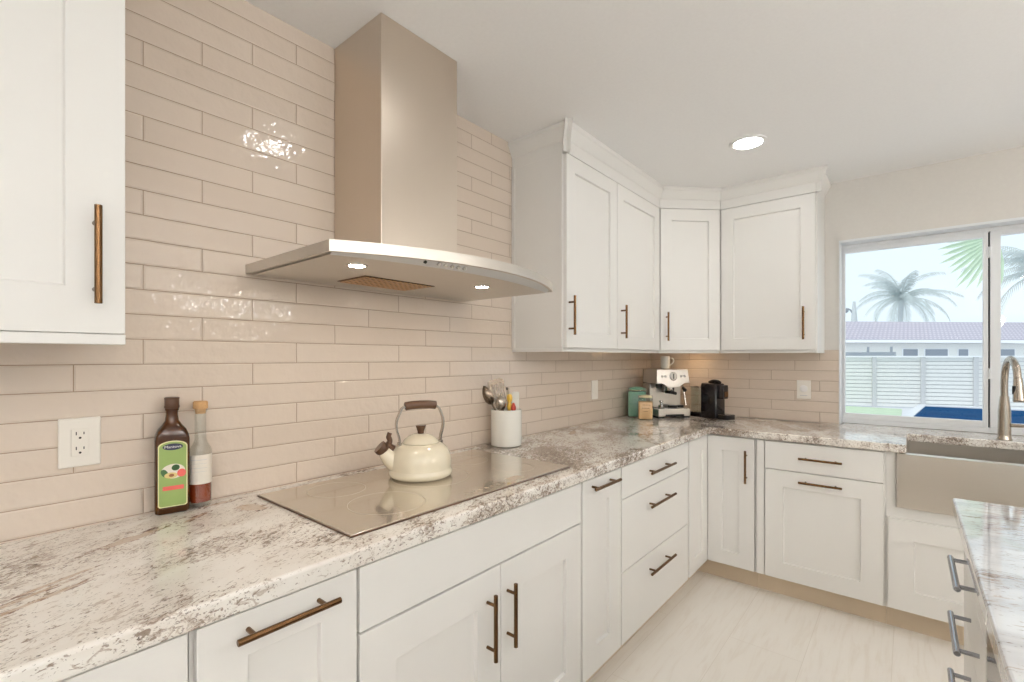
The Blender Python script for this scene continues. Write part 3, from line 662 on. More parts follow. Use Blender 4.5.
bm = bmesh.new(); box(bm, XC + G, XE - 0.016, D - UD + 0.0185, D - UD + 0.035, ZU, ZD - 0.0045); box(bm, XE - 0.016, XE + 0.0005, D - UD + 0.0185, D - 0.001, ZU, ZD - 0.0045)
obj('light_rail', bm, M['cabinet'], c, bevel=0.0012)
d = obj('door', shaker_bm(FUB, XC + 0.012, XE - 0.008, ZD, 2.285), M['cabinet'], c, bevel=0.0015); pull(FUB, (1.084, 1.434), (1.084, 1.626), d)
FE = Frame((XE, 0, 0), (0, 1, 0), (1, 0, 0))
bm = bmesh.new(); crown(bm, FUB, XC + G, XE, -0.36, 1.0); crown(bm, FE, D - UD + 0.02, D - 0.001 + 0.006, 1.0, 0); obj('crown_moulding', bm, M['cabinet'], c)

# ------------------------------------------------------------------ plates on the tiles
def plate(name, label, F, u, z, w=0.078, h=0.119, kind='outlet', cat='outlet'):
    t = thing(name, label, cat, F(u, z - h / 2, 0)[:])
    obj('cover_plate', fbox(bmesh.new(), F, u - w / 2, u + w / 2, z - h / 2, z + h / 2, 0.0004, 0.006), M['plate'], t, bevel=0.003)
    for s in (-1, 1): obj('screw', tube(bmesh.new(), [F(u, z + s * h * 0.40, 0.0055), F(u, z + s * h * 0.40, 0.0068)], 0.003, 12), M['plate'], t)
    if kind == 'outlet':
        fc = obj('outlet_face', fbox(bmesh.new(), F, u - 0.0165, u + 0.0165, z - 0.033, z + 0.033, 0.0062, 0.0085), M['plate'], t, bevel=0.001)
        sl = bmesh.new()
        for s in (-1, 1):
            zz = z + s * 0.018
            fbox(sl, F, u - 0.008, u - 0.006, zz, zz + 0.008, 0.0078, 0.0088); fbox(sl, F, u + 0.006, u + 0.008, zz + 0.001, zz + 0.007, 0.0078, 0.0088)
            tube(sl, [F(u, zz - 0.007, 0.0078), F(u, zz - 0.007, 0.0088)], 0.0026, 12)
        obj('slots', sl, M['dark'], fc)
    elif kind == 'switch':
        obj('rocker', fbox(bmesh.new(), F, u - 0.0165, u + 0.0165, z - 0.033, z + 0.033, 0.0062, 0.0095), M['plate'], t, bevel=0.002)
    else:
        bm = bmesh.new()
        prof = [(0.022, 0.006), (0.022, 0.011), (0.019, 0.0125), (0.005, 0.0128)]
        loft(bm, [[F(u + r * math.cos(2 * PI * k / 28), z + 0.006 + r * math.sin(2 * PI * k / 28), nn) for k in range(28)] for r, nn in prof])
        obj('dimmer_dial', bm, M['white'], t, smooth=True)
        obj('slide_bar', fbox(bmesh.new(), F, u - 0.02, u + 0.02, z - 0.040, z - 0.036, 0.0062, 0.009), M['postgrey'], t)
FWL = Frame((0, 0, 0), (0, 1, 0), (1, 0, 0)); FWB = Frame((0, D, 0), (1, 0, 0), (0, -1, 0))
plate('wall_outlet', 'white two-socket power outlet on the tiles left of the dark bottle', FWL, 0.2137, 1.1215)
plate('light_switch', 'white rocker switch plate on the tiles below the two-door wall cabinet', FWL, 2.69, 1.121, 0.078, 0.122, 'switch', 'light switch')
plate('wall_dimmer', 'white plate with a round dial on the tiles beside the window', FWB, 1.035, 1.122, 0.078, 0.119, 'dial', 'switch plate')

# ------------------------------------------------------------------ kettle
KX, KY, KZ = 0.262, 1.058, ZC + 0.0072
kt = thing('kettle', 'cream enamel whistling kettle with brown handle standing on the cooktop', 'kettle', (KX, KY, KZ), 1.15)
bm = bmesh.new(); lathe(bm, [(0.088, 0), (0.101, 0.002), (0.108, 0.010), (0.1085, 0.020), (0.104, 0.027), (0.1035, 0.031), (0.1055, 0.045), (0.105, 0.060), (0.1005, 0.078), (0.091, 0.095), (0.079, 0.1065), (0.066, 0.1125), (0.055, 0.1135)], seg=56); obj('body', bm, M['enamel'], kt, smooth=True, local=True, angle=50)
bm = bmesh.new(); lathe(bm, [(0.060, 0.1128), (0.062, 0.1155), (0.060, 0.1195), (0.053, 0.128), (0.041, 0.137), (0.025, 0.1435), (0.010, 0.145)], seg=48); ld = obj('lid', bm, M['enamel'], kt, smooth=True, local=True, angle=50)
bm = bmesh.new(); lathe(bm, [(0.011, 0.145), (0.011, 0.152), (0.016, 0.167), (0.0185, 0.171), (0.017, 0.173)], seg=24); obj('knob', bm, M['brownplastic'], ld, smooth=True, local=True)
sp = bez([(-0.074, 0, 0.046), (-0.096, 0, 0.060), (-0.113, 0, 0.078), (-0.125, 0, 0.094)], 6); k = len(sp)
bm = bmesh.new(); tube(bm, sp, [0.036 - 0.016 * i / (k - 1) for i in range(k)], 20); spo = obj('spout', bm, M['enamel'], kt, smooth=True, local=True)
wp = [Vector((-0.1365, 0, 0.0995)), Vector((-0.142, 0, 0.107)), Vector((-0.152, 0, 0.116))]
bm = bmesh.new(); tube(bm, wp, [0.0205, 0.0245, 0.023], 20)
tube(bm, bez([(-0.126, 0, 0.116), (-0.117, 0, 0.132), (-0.121, 0, 0.147), (-0.117, 0, 0.160)], 5), [0.010] * 5 + [0.009] * 6 + [0.008] * 5, 10)
tube(bm, [(-0.140, 0, 0.118), (-0.122, 0, 0.117), (-0.106, 0, 0.104)], [0.010, 0.011, 0.013], 10)
bm.transform(Matrix.Translation((0.0115, 0, -0.0055))); obj('whistle', bm, M['brownplastic'], spo, smooth=True, local=True)
hp = bez([(-0.079, 0, 0.108), (-0.081, 0, 0.135), (-0.090, 0, 0.165), (-0.091, 0, 0.192), (-0.079, 0, 0.222), (-0.068, 0, 0.240), (-0.04, 0, 0.2465), (0, 0, 0.248), (0.04, 0, 0.2465), (0.064, 0, 0.240), (0.076, 0, 0.222), (0.086, 0, 0.192), (0.085, 0, 0.165), (0.077, 0, 0.135), (0.075, 0, 0.108)], 6)
hp = [Vector((p.x * 0.92, 0, p.z * 0.985)) for p in hp]
bm = bmesh.new(); R = []
for i, p in enumerate(hp):   # flat strap
    t = (hp[min(i + 1, len(hp) - 1)] - hp[max(i - 1, 0)]).normalized(); q = t.cross(Vector((0, 1, 0))); 
    R.append([p + q * a + Vector((0, b, 0)) for a, b in ((-0.0025, -0.010), (0.0025, -0.010), (0.0025, 0.010), (-0.0025, 0.010))])
loft(bm, R); hn = obj('handle', bm, M['nickel'], kt, local=True, label='steel strap handle')
bm = bmesh.new(); tube(bm, bez([(-0.056, 0, 0.240), (-0.034, 0, 0.243), (0, 0, 0.2443), (0.033, 0, 0.243), (0.055, 0, 0.240)], 5), [0.010] + [0.0145] * 19 + [0.010], 16); obj('grip', bm, M['brownplastic'], hn, smooth=True, local=True)
for x in (-0.0735, 0.0705): obj('handle_bracket', B(x - 0.006, x + 0.006, -0.0115, 0.0115, 0.092, 0.119), M['nickel'], kt, local=True, bevel=0.002)

# ------------------------------------------------------------------ utensil crock and what stands in it
UX, UY = 0.094, 1.708
ck_ = obj('utensil_crock', (lambda b: (lathe(b, [(0.066, 0.0005), (0.0715, 0.004), (0.0725, 0.02), (0.0725, 0.165), (0.071, 0.170), (0.067, 0.170), (0.066, 0.165), (0.066, 0.012), (0.03, 0.011)], (UX, UY, ZC), 48), b)[1])(bmesh.new()), M['ceramic'], smooth=True)
tag(ck_, 'white cylindrical ceramic crock full of kitchen utensils beside the cooktop', 'utensil crock')
MR = Matrix.Rotation(0.696, 4, 'Z')          # across the view of the worktop from the room's middle
def upt(a, b, z): v = MR @ Vector((a, b, 0)); return Vector((UX + v.x, UY + v.y, ZC + z))
def stick(bm, p, q, r0, r1, seg=10): tube(bm, [p, p.lerp(q, 0.5), q], [r0, (r0 + r1) / 2, r1], seg)
def paddle(bm, c, ux, up, pts, th):
    """flat head: outline points (a,b) in ux/up directions around c, thickness th"""
    nn = ux.cross(up).normalized(); 
    lo = [bm.verts.new(c + ux * a + up * b - nn * th / 2) for a, b in pts]; hi = [bm.verts.new(c + ux * a + up * b + nn * th / 2) for a, b in pts]
    bm.faces.new(lo[::-1]); bm.faces.new(hi); n = len(pts)
    for i in range(n): bm.faces.new((lo[i], lo[(i + 1) % n], hi[(i + 1) % n], hi[i]))
RT = MR @ Vector((1, 0, 0)); BK = MR @ Vector((0, 1, 0)); UPV = Vector((0, 0, 1))
# slotted turner
q = upt(-0.030, 0.014, 0.215); p = upt(0.022, -0.004, 0.014)
t = thing('slotted_turner', 'steel slotted turner standing tallest at the back of the crock', 'utensil', p[:])
bm = bmesh.new(); stick(bm, p, q, 0.004, 0.005); obj('handle', bm, M['steelu'], t, smooth=True)
up = (q - p).normalized(); ux = (RT - up * RT.dot(up)).normalized(); bm = bmesh.new()
for a in (-0.034, -0.0145, 0.005, 0.0245): paddle(bm, q, ux, up, [(a * 0.85, 0), (a * 0.85 + 0.0095, 0), (a * 1.1 + 0.0125, 0.078), (a * 1.1, 0.078)], 0.0018)
paddle(bm, q, ux, up, [(-0.027, -0.016), (0.027, -0.016), (0.030, 0.002), (-0.030, 0.002)], 0.0018)
paddle(bm, q, ux, up, [(-0.039, 0.076), (0.041, 0.076), (0.037, 0.092), (0.022, 0.099), (-0.022, 0.099), (-0.037, 0.092)], 0.0018)
obj('blade', bm, M['steelu'], t)
def spoon(name, label, q, p, w, l, mat, tilt=0.0, slot=False):
    t = thing(name, label, 'utensil', p[:])
    bm = bmesh.new(); stick(bm, p, q, 0.0035, 0.0045); obj('handle', bm, M[mat], t, smooth=True)
    up = (q - p).normalized(); ux = (RT * math.cos(tilt) - BK * math.sin(tilt)); ux = (ux - up * ux.dot(up)).normalized(); nn = ux.cross(up)
    bm = bmesh.new(); rings = []
    for rr_, dep in ((0.02, 0.016), (0.5, 0.012), (0.8, 0.006), (1.0, 0.0), (1.03, 0.0005), (0.8, 0.0075), (0.5, 0.0138), (0.02, 0.018)):
        rings.append([q + up * (l * 0.5 + 0.0 + l * 0.55 * rr_ * math.sin(2 * PI * k / 28)) + ux * (w * 0.5 * rr_ * math.cos(2 * PI * k / 28)) + nn * dep for k in range(28)])
    loft(bm, rings); bw = obj('bowl', bm, M[mat], t, smooth=True, angle=60)
    if slot:
        bm = bmesh.new()
        for a in (-0.01, 0.0, 0.01):
            paddle(bm, q + up * l * 0.5 + nn * 0.0115, ux, up, [(a - 0.0018, -0.018), (a + 0.0018, -0.018), (a + 0.0018, 0.018), (a - 0.0018, 0.018)], 0.004)
        obj('slots', bm, M['dark'], bw)
spoon('slotted_spoon', 'steel slotted spoon leaning out over the left rim of the crock', upt(-0.070, 0.018, 0.196), upt(0.03, 0.018, 0.014), 0.054, 0.088, 'steelu', 0.3, True)
spoon('serving_spoon', 'steel serving spoon leaning low at the front of the crock', upt(-0.022, -0.052, 0.172), upt(-0.008, -0.03, 0.014), 0.050, 0.062, 'nickel', -0.3)
# whisk with thin rods, yellow-handled tools, white spatulas
t = thing('skewer', 'thin dark steel skewer rising beside the turner in the crock', 'utensil', upt(0.008, 0.02, 0.02)[:])
bm = bmesh.new(); stick(bm, upt(0.008, 0.02, 0.02), upt(0.003, 0.028, 0.262), 0.002, 0.0022, 8); obj('shaft', bm, M['steelz'], t)
bm = bmesh.new(); lathe(bm, [(0.002, 0.258), (0.0045, 0.262), (0.0045, 0.268), (0.002, 0.271)], upt(0.003, 0.028, 0.0)[:], 12); obj('tip', bm, M['dark'], t, smooth=True)
t = thing('cheese_knife', 'slim steel utensil handle standing behind the yellow handle in the crock', 'utensil', upt(0.012, 0.01, 0.02)[:])
bm = bmesh.new(); stick(bm, upt(0.012, 0.01, 0.02), upt(0.010, 0.026, 0.268), 0.0028, 0.0042, 8); obj('handle', bm, M['nickel'], t, smooth=True)
t = thing('painted_spreader', 'utensil with a yellow and red painted handle in the crock', 'utensil', upt(0.01, -0.02, 0.02)[:])
bm = bmesh.new(); stick(bm, upt(0.01, -0.02, 0.02), upt(0.016, -0.024, 0.17), 0.004, 0.004); obj('shaft', bm, M['chrome'], t)
bm = bmesh.new(); lathe(bm, [(0.006, 0.165), (0.011, 0.175), (0.0125, 0.188), (0.008, 0.199), (0.007, 0.204), (0.012, 0.212), (0.014, 0.226), (0.0105, 0.238), (0.004, 0.243)], upt(0.016, -0.024, 0)[:], 20); obj('handle', bm, M['yellow'], t, smooth=True)
t = thing('pepper_shaped_spreader', 'small utensil with a red knobbly handle low in the crock', 'utensil', upt(0.03, -0.03, 0.02)[:])
bm = bmesh.new(); stick(bm, upt(0.03, -0.03, 0.02), upt(0.034, -0.032, 0.168), 0.004, 0.004); obj('shaft', bm, M['chrome'], t)
bm = bmesh.new(); lathe(bm, [(0.005, 0.164), (0.012, 0.171), (0.0125, 0.182), (0.008, 0.194), (0.004, 0.203)], upt(0.034, -0.032, 0)[:], 18); obj('handle', bm, M['red'], t, smooth=True)
for a, b, z1, wd, lab in ((0.044, 0.018, 0.252, 0.017, 'tall white square-ended spatula at the back right of the crock'), (0.043, -0.018, 0.222, 0.017, 'shorter cream spatula at the right rim of the crock')):
    t = thing('spatula', lab, 'utensil', upt(a * 0.5, b, 0.02)[:])
    p = upt(a * 0.5, b, 0.02); q = upt(a, b, z1 - 0.07); bm = bmesh.new(); stick(bm, p, q, 0.005, 0.006); obj('handle', bm, M['paper'], t, smooth=True)
    bm = bmesh.new(); paddle(bm, q, RT, UPV, [(-wd, -0.01), (wd, -0.01), (wd * 1.05, 0.05), (wd, 0.066), (wd * 0.6, 0.07), (-wd * 0.6, 0.07), (-wd, 0.066), (-wd * 1.05, 0.05)], 0.007); obj('blade', bm, M['ceramic'], t, bevel=0.002)

# ------------------------------------------------------------------ bottles
t = thing('oil_bottle', 'tall square-shouldered dark glass oil bottle with a green avocado label', 'bottle', (0.037, 0.394, ZC), -0.175)
ZK = 0.915
def obl(name, bm, mat, parent, **kw):
    bm.transform(Matrix.Diagonal((1, 1, ZK, 1))); return obj(name, bm, mat, parent, local=True, **kw)
def sq(hw, hd_, r, z): return [(x, y, z) for x, y, _ in rr(-hd_, hd_, -hw, hw, r, 0)]
rings = [sq(0.033, 0.0205, 0.006, 0.0008), sq(0.0375, 0.0245, 0.008, 0.005), sq(0.038, 0.025, 0.008, 0.02), sq(0.038, 0.025, 0.008, 0.215), sq(0.036, 0.0240, 0.010, 0.228), sq(0.031, 0.0225, 0.013, 0.243), sq(0.022, 0.0185, 0.015, 0.256), sq(0.0155, 0.0155, 0.0145, 0.268), sq(0.0135, 0.0135, 0.0134, 0.285), sq(0.0135, 0.0135, 0.0134, 0.297), sq(0.0155, 0.0155, 0.015, 0.298), sq(0.0155, 0.0155, 0.015, 0.303)]
bt = obl('glass', loft(bmesh.new(), rings), M['brownglass'], t, smooth=True, angle=45)
bm = bmesh.new(); lathe(bm, [(0.0160, 0.3035), (0.0172, 0.306), (0.0172, 0.311), (0.0165, 0.312), (0.0165, 0.330), (0.0172, 0.331), (0.0172, 0.335), (0.014, 0.3365)], (0, 0, 0), 32); obl('cap', bm, M['brownplastic'], t, smooth=True)
FO = Frame((0.025, 0, 0), (0, 1, 0), (1, 0, 0))
def lab(bm, F, hw, z0, z1, arch, n0, n1):
    out = [(-hw, z0 + 0.004), (-hw + 0.004, z0), (hw - 0.004, z0), (hw, z0 + 0.004), (hw, z1 - 0.012)] + [(hw * math.cos(a), z1 - 0.012 + arch * math.sin(a)) for a in [PI * k / 12 for k in range(1, 12)]] + [(-hw, z1 - 0.012)]
    loft(bm, [[F(u, z, n0) for u, z in out], [F(u, z, n1) for u, z in out]]); return bm
lb = obl('label_border', lab(bmesh.new(), FO, 0.0320, 0.022, 0.208, 0.016, 0.0003, 0.0009), M['cream'], t, label='cream label edge')
obl('label_panel', lab(bmesh.new(), FO, 0.0295, 0.0245, 0.2055, 0.0155, 0.0009, 0.0013), M['green'], lb, label='green printed paper')
def ell(F, u, z, a, b, n0, n1, tilt=0.0, bm=None):
    bm = bm or bmesh.new(); ps = []
    for k in range(32):
        x, y = a * math.cos(2 * PI * k / 32), b * math.sin(2 * PI * k / 32)
        ps.append((u + x * math.cos(tilt) - y * math.sin(tilt), z + x * math.sin(tilt) + y * math.cos(tilt)))
    return loft(bm, [[F(x, y, n0) for x, y in ps], [F(x, y, n1) for x, y in ps]])
obl('label_emblem', ell(FO, 0.0, 0.1945, 0.022, 0.0095, 0.0013, 0.0016), M['navy'], lb)
TXM = Matrix(((0, 0, 1, 0.0267), (1, 0, 0, 0), (0, 1, 0, 0.1945), (0, 0, 0, 1)))
bm = text_bm('Mantova', 0.0108, 0.0001); bm.transform(TXM); obl('label_lettering', bm, M['white'], lb)
obl('label_picture', ell(FO, 0.001, 0.124, 0.026, 0.021, 0.0013, 0.0015), M['paper'], lb)
obl('printed_leaves', ell(FO, 0.006, 0.134, 0.009, 0.0085, 0.0015, 0.0017, 0.5, ell(FO, -0.018, 0.120, 0.007, 0.012, 0.0015, 0.00165, 0.4)), M['leafgreen'], lb)
obl('printed_avocado', ell(FO, -0.004, 0.1125, 0.0145, 0.0085, 0.0017, 0.0018), M['avocado'], lb)
obl('printed_pit', ell(FO, -0.003, 0.1125, 0.0058, 0.0044, 0.0018, 0.0019), M['pit'], lb)
obl('printed_seal', ell(FO, 0.0190, 0.117, 0.0098, 0.0115, 0.0017, 0.00185), M['pink'], lb)
bm = bmesh.new(); fbox(bm, FO, -0.022, 0.024, 0.070, 0.082, 0.0013, 0.0016); obl('printed_band', bm, M['pink'], lb)
t = thing('vinegar_bottle', 'slim clear bottle with cork and white label, dark red liquid in its base', 'bottle', (0.0385, 0.4605, ZC))
VC = (0.0385, 0.4605, ZC)
bm = bmesh.new(); lathe(bm, [(0.019, 0.001), (0.0255, 0.003), (0.0268, 0.010), (0.0268, 0.150), (0.0255, 0.160), (0.0165, 0.178), (0.0135, 0.188), (0.0135, 0.262), (0.016, 0.264), (0.016, 0.270), (0.0125, 0.271)], VC, 36); obj('glass', bm, M['jarglass'], t, smooth=True)
bm = bmesh.new(); lathe(bm, [(0.018, 0.0135), (0.0245, 0.015), (0.0252, 0.020), (0.0252, 0.069), (0.01, 0.0695)], VC, 36); obj('vinegar', bm, M['amber'], t, smooth=True, label='dark red vinegar')
bm = bmesh.new(); lathe(bm, [(0.0120, 0.258), (0.0130, 0.2715), (0.0178, 0.272), (0.0180, 0.290), (0.015, 0.2925)], VC, 28); obj('cork', bm, M['cork'], t, smooth=True)
bm = bmesh.new(); rings = []
for z in (0.066, 0.146): rings.append([(VC[0] + 0.0272 * math.cos(a), VC[1] + 0.0272 * math.sin(a), ZC + z) for a in [-2.3 + 3.6 * k / 24 for k in range(25)]])
loft(bm, rings, cap=False, close=False); vl = obj('paper_label', bm, M['paper'], t, solid=0.0004)
bm = bmesh.new()
for z, h in ((0.132, 0.0012), (0.122, 0.0007), (0.110, 0.0007), (0.100, 0.0007)):
    rings = [[(VC[0] + 0.0276 * math.cos(a), VC[1] + 0.0276 * math.sin(a), ZC + zz) for a in [-1.2 + 1.5 * k / 12 for k in range(13)]] for zz in (z, z + h)]
    loft(bm, rings, cap=False, close=False)
obj('printed_lines', bm, M['postgrey'], vl)

# ------------------------------------------------------------------ coffee corner
t = thing('espresso_machine', 'stainless steel espresso machine with a round gauge standing in the corner', 'espresso machine', (0.328, 3.205, ZC), PI / 4 + 0.10)
t.scale = (0.88, 1, 1)
# own axes: -y towards the room, x across
def L(*a): return B(*a)
obj('base', L(-0.135, 0.135, 0.0, 0.235, 0.012, 0.062), M['steelx'], t, local=True, bevel=0.006)
bm = bmesh.new(); box(bm, -0.13, -0.085, 0.005, 0.23, 0.0004, 0.0119); box(bm, 0.085, 0.13, 0.005, 0.23, 0.0004, 0.0119); obj('feet', bm, M['dark'], t, local=True)
bm = bmesh.new(); prism(bm, [(-0.078, -0.0012), (0.078, -0.0012), (0.07, 0.001), (-0.07, 0.001)], 0.0135, 0.026); obj('front_recess', bm, M['dark'], t, local=True)
bm = bmesh.new()
for k in range(9): box(bm, -0.118, 0.118, 0.012 + k * 0.0125, 0.018 + k * 0.0125, 0.0622, 0.066)
obj('drip_grate', bm, M['chrome'], t, local=True)
obj('back_body', L(-0.135, 0.135, 0.128, 0.235, 0.0622, 0.232), M['steelx'], t, local=True, bevel=0.004)
bm = bmesh.new()
out = [(-0.14, 0.236), (-0.095, 0.236), (-0.045, 0.208), (0.045, 0.208), (0.095, 0.236), (0.14, 0.236), (0.132, 0.334), (-0.132, 0.334)]
loft(bm, [[(x, 0.012 + 0.0 + (z - 0.208) * 0.14, z) for x, z in out], [(x * 0.98, 0.235, max(z, 0.2325)) for x, z in out]]); hh = obj('head', bm, M['steelx'], t, local=True, bevel=0.004)
bm = bmesh.new(); loft(bm, [[(0.0 + r * math.cos(2 * PI * k / 28), 0.024 + n_, 0.285 + r * math.sin(2 * PI * k / 28)) for k in range(28)] for r, n_ in ((0.030, 0.002), (0.030, -0.008), (0.026, -0.010))]); g = obj('gauge', bm, M['chrome'], hh, local=True)
bm = bmesh.new(); box(bm, -0.0025, 0.0025, 0.0115, 0.0138, 0.268, 0.303); obj('needle', bm, M['dark'], t, local=True)
bm = bmesh.new()
for x in (-0.095, -0.068, 0.068, 0.095): tube(bm, [(x, 0.025, 0.285), (x, 0.014, 0.285)], 0.0085, 14)
obj('buttons', bm, M['chrome'], hh, local=True)
bm = bmesh.new(); lathe(bm, [(0.036, 0.185), (0.038, 0.19), (0.038, 0.214), (0.03, 0.216)], (0.0, 0.075, 0), 28); obj('group_head', bm, M['chrome'], t, local=True, smooth=True)
bm = bmesh.new(); tube(bm, [(0, 0.075, 0.178), (0, 0.03, 0.174), (0, -0.012, 0.170)], [0.016, 0.012, 0.011], 14); lathe(bm, [(0.034, 0.165), (0.036, 0.1845)], (0, 0.075, 0), 24); obj('filter_handle', bm, M['dark'], t, local=True, smooth=True)
bm = bmesh.new(); lathe(bm, [(0.026, 0.211), (0.026, 0.2318), (0.02, 0.232)], (-0.088, 0.075, 0), 24); lathe(bm, [(0.02, 0.200), (0.024, 0.21)], (-0.088, 0.075, 0), 20); obj('grinder_chute', bm, M['dark'], t, local=True, smooth=True)
bm = bmesh.new(); tube(bm, bez([(0.098, 0.06, 0.232), (0.102, 0.04, 0.19), (0.106, 0.03, 0.13), (0.108, 0.02, 0.085)], 5), 0.0055, 10); obj('steam_wand', bm, M['chrome'], t, local=True, smooth=True)
bm = bmesh.new(); tube(bm, [(0.100, 0.046, 0.205), (0.106, 0.022, 0.185)], [0.011, 0.013], 12); obj('wand_grip', bm, M['dark'], t, local=True, smooth=True)
obj('water_tank', L(-0.120, 0.12, 0.236, 0.262, 0.06, 0.330), M['black'], t, local=True, bevel=0.004, label='dark translucent water tank')
bm = bmesh.new(); lathe(bm, [(0.032, 0.0665), (0.036, 0.069), (0.036, 0.082), (0.030, 0.083)], (0.02, 0.06, 0), 24); tube(bm, [(0.05, 0.055, 0.076), (0.095, 0.03, 0.078)], 0.008, 10)
em = Matrix.Translation((0.328, 3.205, ZC)) @ Matrix.Rotation(PI / 4 + 0.10, 4, 'Z') @ Matrix.Diagonal((0.88, 1, 1, 1)); bm.transform(em)
o = obj('portafilter', bm, M['dark'], smooth=True); tag(o, 'black spare filter holder lying on the drip tray of the espresso machine', 'portafilter')
bm = bmesh.new(); lathe(bm, [(0.019, 0.0665), (0.021, 0.070), (0.021, 0.088), (0.010, 0.091), (0.009, 0.102), (0.016, 0.110), (0.015, 0.118), (0.006, 0.120)], (-0.085, 0.05, 0), 24); bm.transform(em)
o = obj('coffee_tamper', bm, M['chrome'], smooth=True); tag(o, 'small shiny steel tamper on the left of the espresso drip tray', 'tamper')
mp = em @ Vector((0.0, 0.13, 0.335))
t = thing('coffee_mug', 'white mug standing on top of the espresso machine', 'mug', mp[:])
bm = bmesh.new(); lathe(bm, [(0.025, 0.0006), (0.029, 0.004), (0.031, 0.03), (0.031, 0.088), (0.029, 0.089), (0.028, 0.085), (0.028, 0.01), (0.01, 0.008)], mp[:], 32); obj('cup', bm, M['ceramic'], t, smooth=True)
bm = bmesh.new(); hx, hy = 0.85, 0.53
tube(bm, bez([mp + Vector((hx * 0.029, hy * 0.029, 0.075)), mp + Vector((hx * 0.052, hy * 0.052, 0.072)), mp + Vector((hx * 0.056, hy * 0.056, 0.045)), mp + Vector((hx * 0.029, hy * 0.029, 0.022))], 6), 0.004, 10); obj('handle', bm, M['ceramic'], t, smooth=True)

def jar(label, x, y, w, h, content, fill, rot, lines=False):
    t = thing('clamp_jar', label, 'jar', (x, y, ZC), rot)
    bm = bmesh.new(); hw = w / 2
    loft(bm, [rr(-hw + e, hw - e, -hw + e, hw - e, max(r, 0.004), z) for e, r, z in ((0.006, 0.01, 0.0006), (0.0, 0.014, 0.006), (0.0, 0.014, h * 0.74), (0.006, 0.02, h * 0.80), (hw * 0.18, hw * 0.78, h * 0.86), (hw * 0.18, hw * 0.78, h * 0.89))])
    obj('glass', bm, M['jarglass'], t, local=True, smooth=True, angle=50)
    bm = bmesh.new(); loft(bm, [rr(-hw + e, hw - e, -hw + e, hw - e, 0.012, z) for e, z in ((0.008, 0.006), (0.0035, 0.010), (0.0035, h * fill))])
    ct = obj('contents', bm, M[content], t, local=True, smooth=True, angle=50)
    bm = bmesh.new(); r0 = hw * 0.88; lathe(bm, [(r0 * 0.95, h * 0.905), (r0, h * 0.91), (r0, h * 0.94), (r0 * 0.8, h * 0.97), (r0 * 0.3, h)], (0, 0, 0), 32); obj('lid', bm, M['lidglass' if content != 'teal' else 'teal'], t, local=True, smooth=True)
    bm = bmesh.new(); lathe(bm, [(r0 * 0.96, h * 0.8905), (r0 * 1.0, h * 0.892), (r0 * 1.0, h * 0.903), (r0 * 0.96, h * 0.9045)], (0, 0, 0), 32, False); obj('seal', bm, M['cream'], t, local=True)
    bm = bmesh.new(); tube(bm, [(-r0 * 1.04, -0.012, h * 0.84), (-r0 * 1.06, -0.012, h * 0.95), (-r0 * 0.9, 0, h * 0.985), (-r0 * 1.06, 0.012, h * 0.95), (-r0 * 1.04, 0.012, h * 0.84)], 0.002, 8)
    tube(bm, [(r0 * 1.04, -0.012, h * 0.78), (r0 * 1.08, -0.012, h * 0.93), (r0 * 1.02, 0, h * 0.97), (r0 * 1.08, 0.012, h * 0.93), (r0 * 1.04, 0.012, h * 0.78)], 0.002, 8); obj('wire_clamp', bm, M['chrome'], t, local=True, smooth=True)
    if lines:
        bm = bmesh.new()
        for z, a, b in ((0.60, -0.018, 0.026), (0.47, -0.022, 0.024), (0.34, -0.012, 0.016)):
            kx = a
            while kx < b:
                l = 0.006 + 0.005 * random.random(); box(bm, kx, kx + l, -hw - 0.0006, -hw + 0.0002, h * z, h * z + 0.0035); kx += l + 0.0025
        obj('lettering', bm, M['pit'], ct, local=True)
jar('square glass clamp jar of tan powder in front of the green jar', 0.200, 3.020, 0.098, 0.165, 'flour', 0.72, 0.42, True)
jar('taller green square clamp jar behind the tan jar', 0.094, 3.120, 0.125, 0.21, 'teal', 0.84, 0.42)

t = thing('capsule_coffee_machine', 'glossy black capsule coffee machine with a clear tank, right of the espresso machine', 'coffee machine', (0.504, 3.404, ZC), -0.28)
# own axes: +x is its front
bm = bmesh.new(); loft(bm, [rr(-0.045, 0.075 - e, -0.055 + e, 0.055 - e, 0.012, z) for e, z in ((0.004, 0.0006), (0.0, 0.006), (0.0, 0.225), (0.006, 0.236), (0.02, 0.240))]); bd = obj('body', bm, M['black'], t, local=True, smooth=True, angle=40)
bm = bmesh.new(); tube(bm, bez([(-0.01, 0, 0.241), (0.02, 0, 0.252), (0.055, 0, 0.249), (0.07, 0, 0.240)], 5), 0.012, 12); obj('lever', bm, M['black'], t, local=True, smooth=True)
bm = bmesh.new(); box(bm, 0.0755, 0.112, -0.03, 0.03, 0.135, 0.228); obj('spout_head', bm, M['black'], t, local=True, bevel=0.006)
bm = bmesh.new(); box(bm, 0.1122, 0.116, -0.02, 0.02, 0.15, 0.185); obj('badge_panel', bm, M['bronze'], t, local=True)
bm = bmesh.new(); loft(bm, [rr(0.0755, 0.155, -0.05, 0.05, 0.02, z) for z in (0.0006, 0.030)]); obj('drip_tray', bm, M['black'], t, local=True, smooth=True, angle=40)
bm = bmesh.new()
for k in range(6): box(bm, 0.083 + k * 0.011, 0.089 + k * 0.011, -0.04, 0.04, 0.0302, 0.033)
obj('drip_grate', bm, M['chrome'], t, local=True)
bm = bmesh.new(); loft(bm, [rr(-0.135, -0.0455, -0.045, 0.045, 0.012, z) for z in (0.0006, 0.032)]); obj('tank_base', bm, M['black'], t, local=True, smooth=True, angle=40)
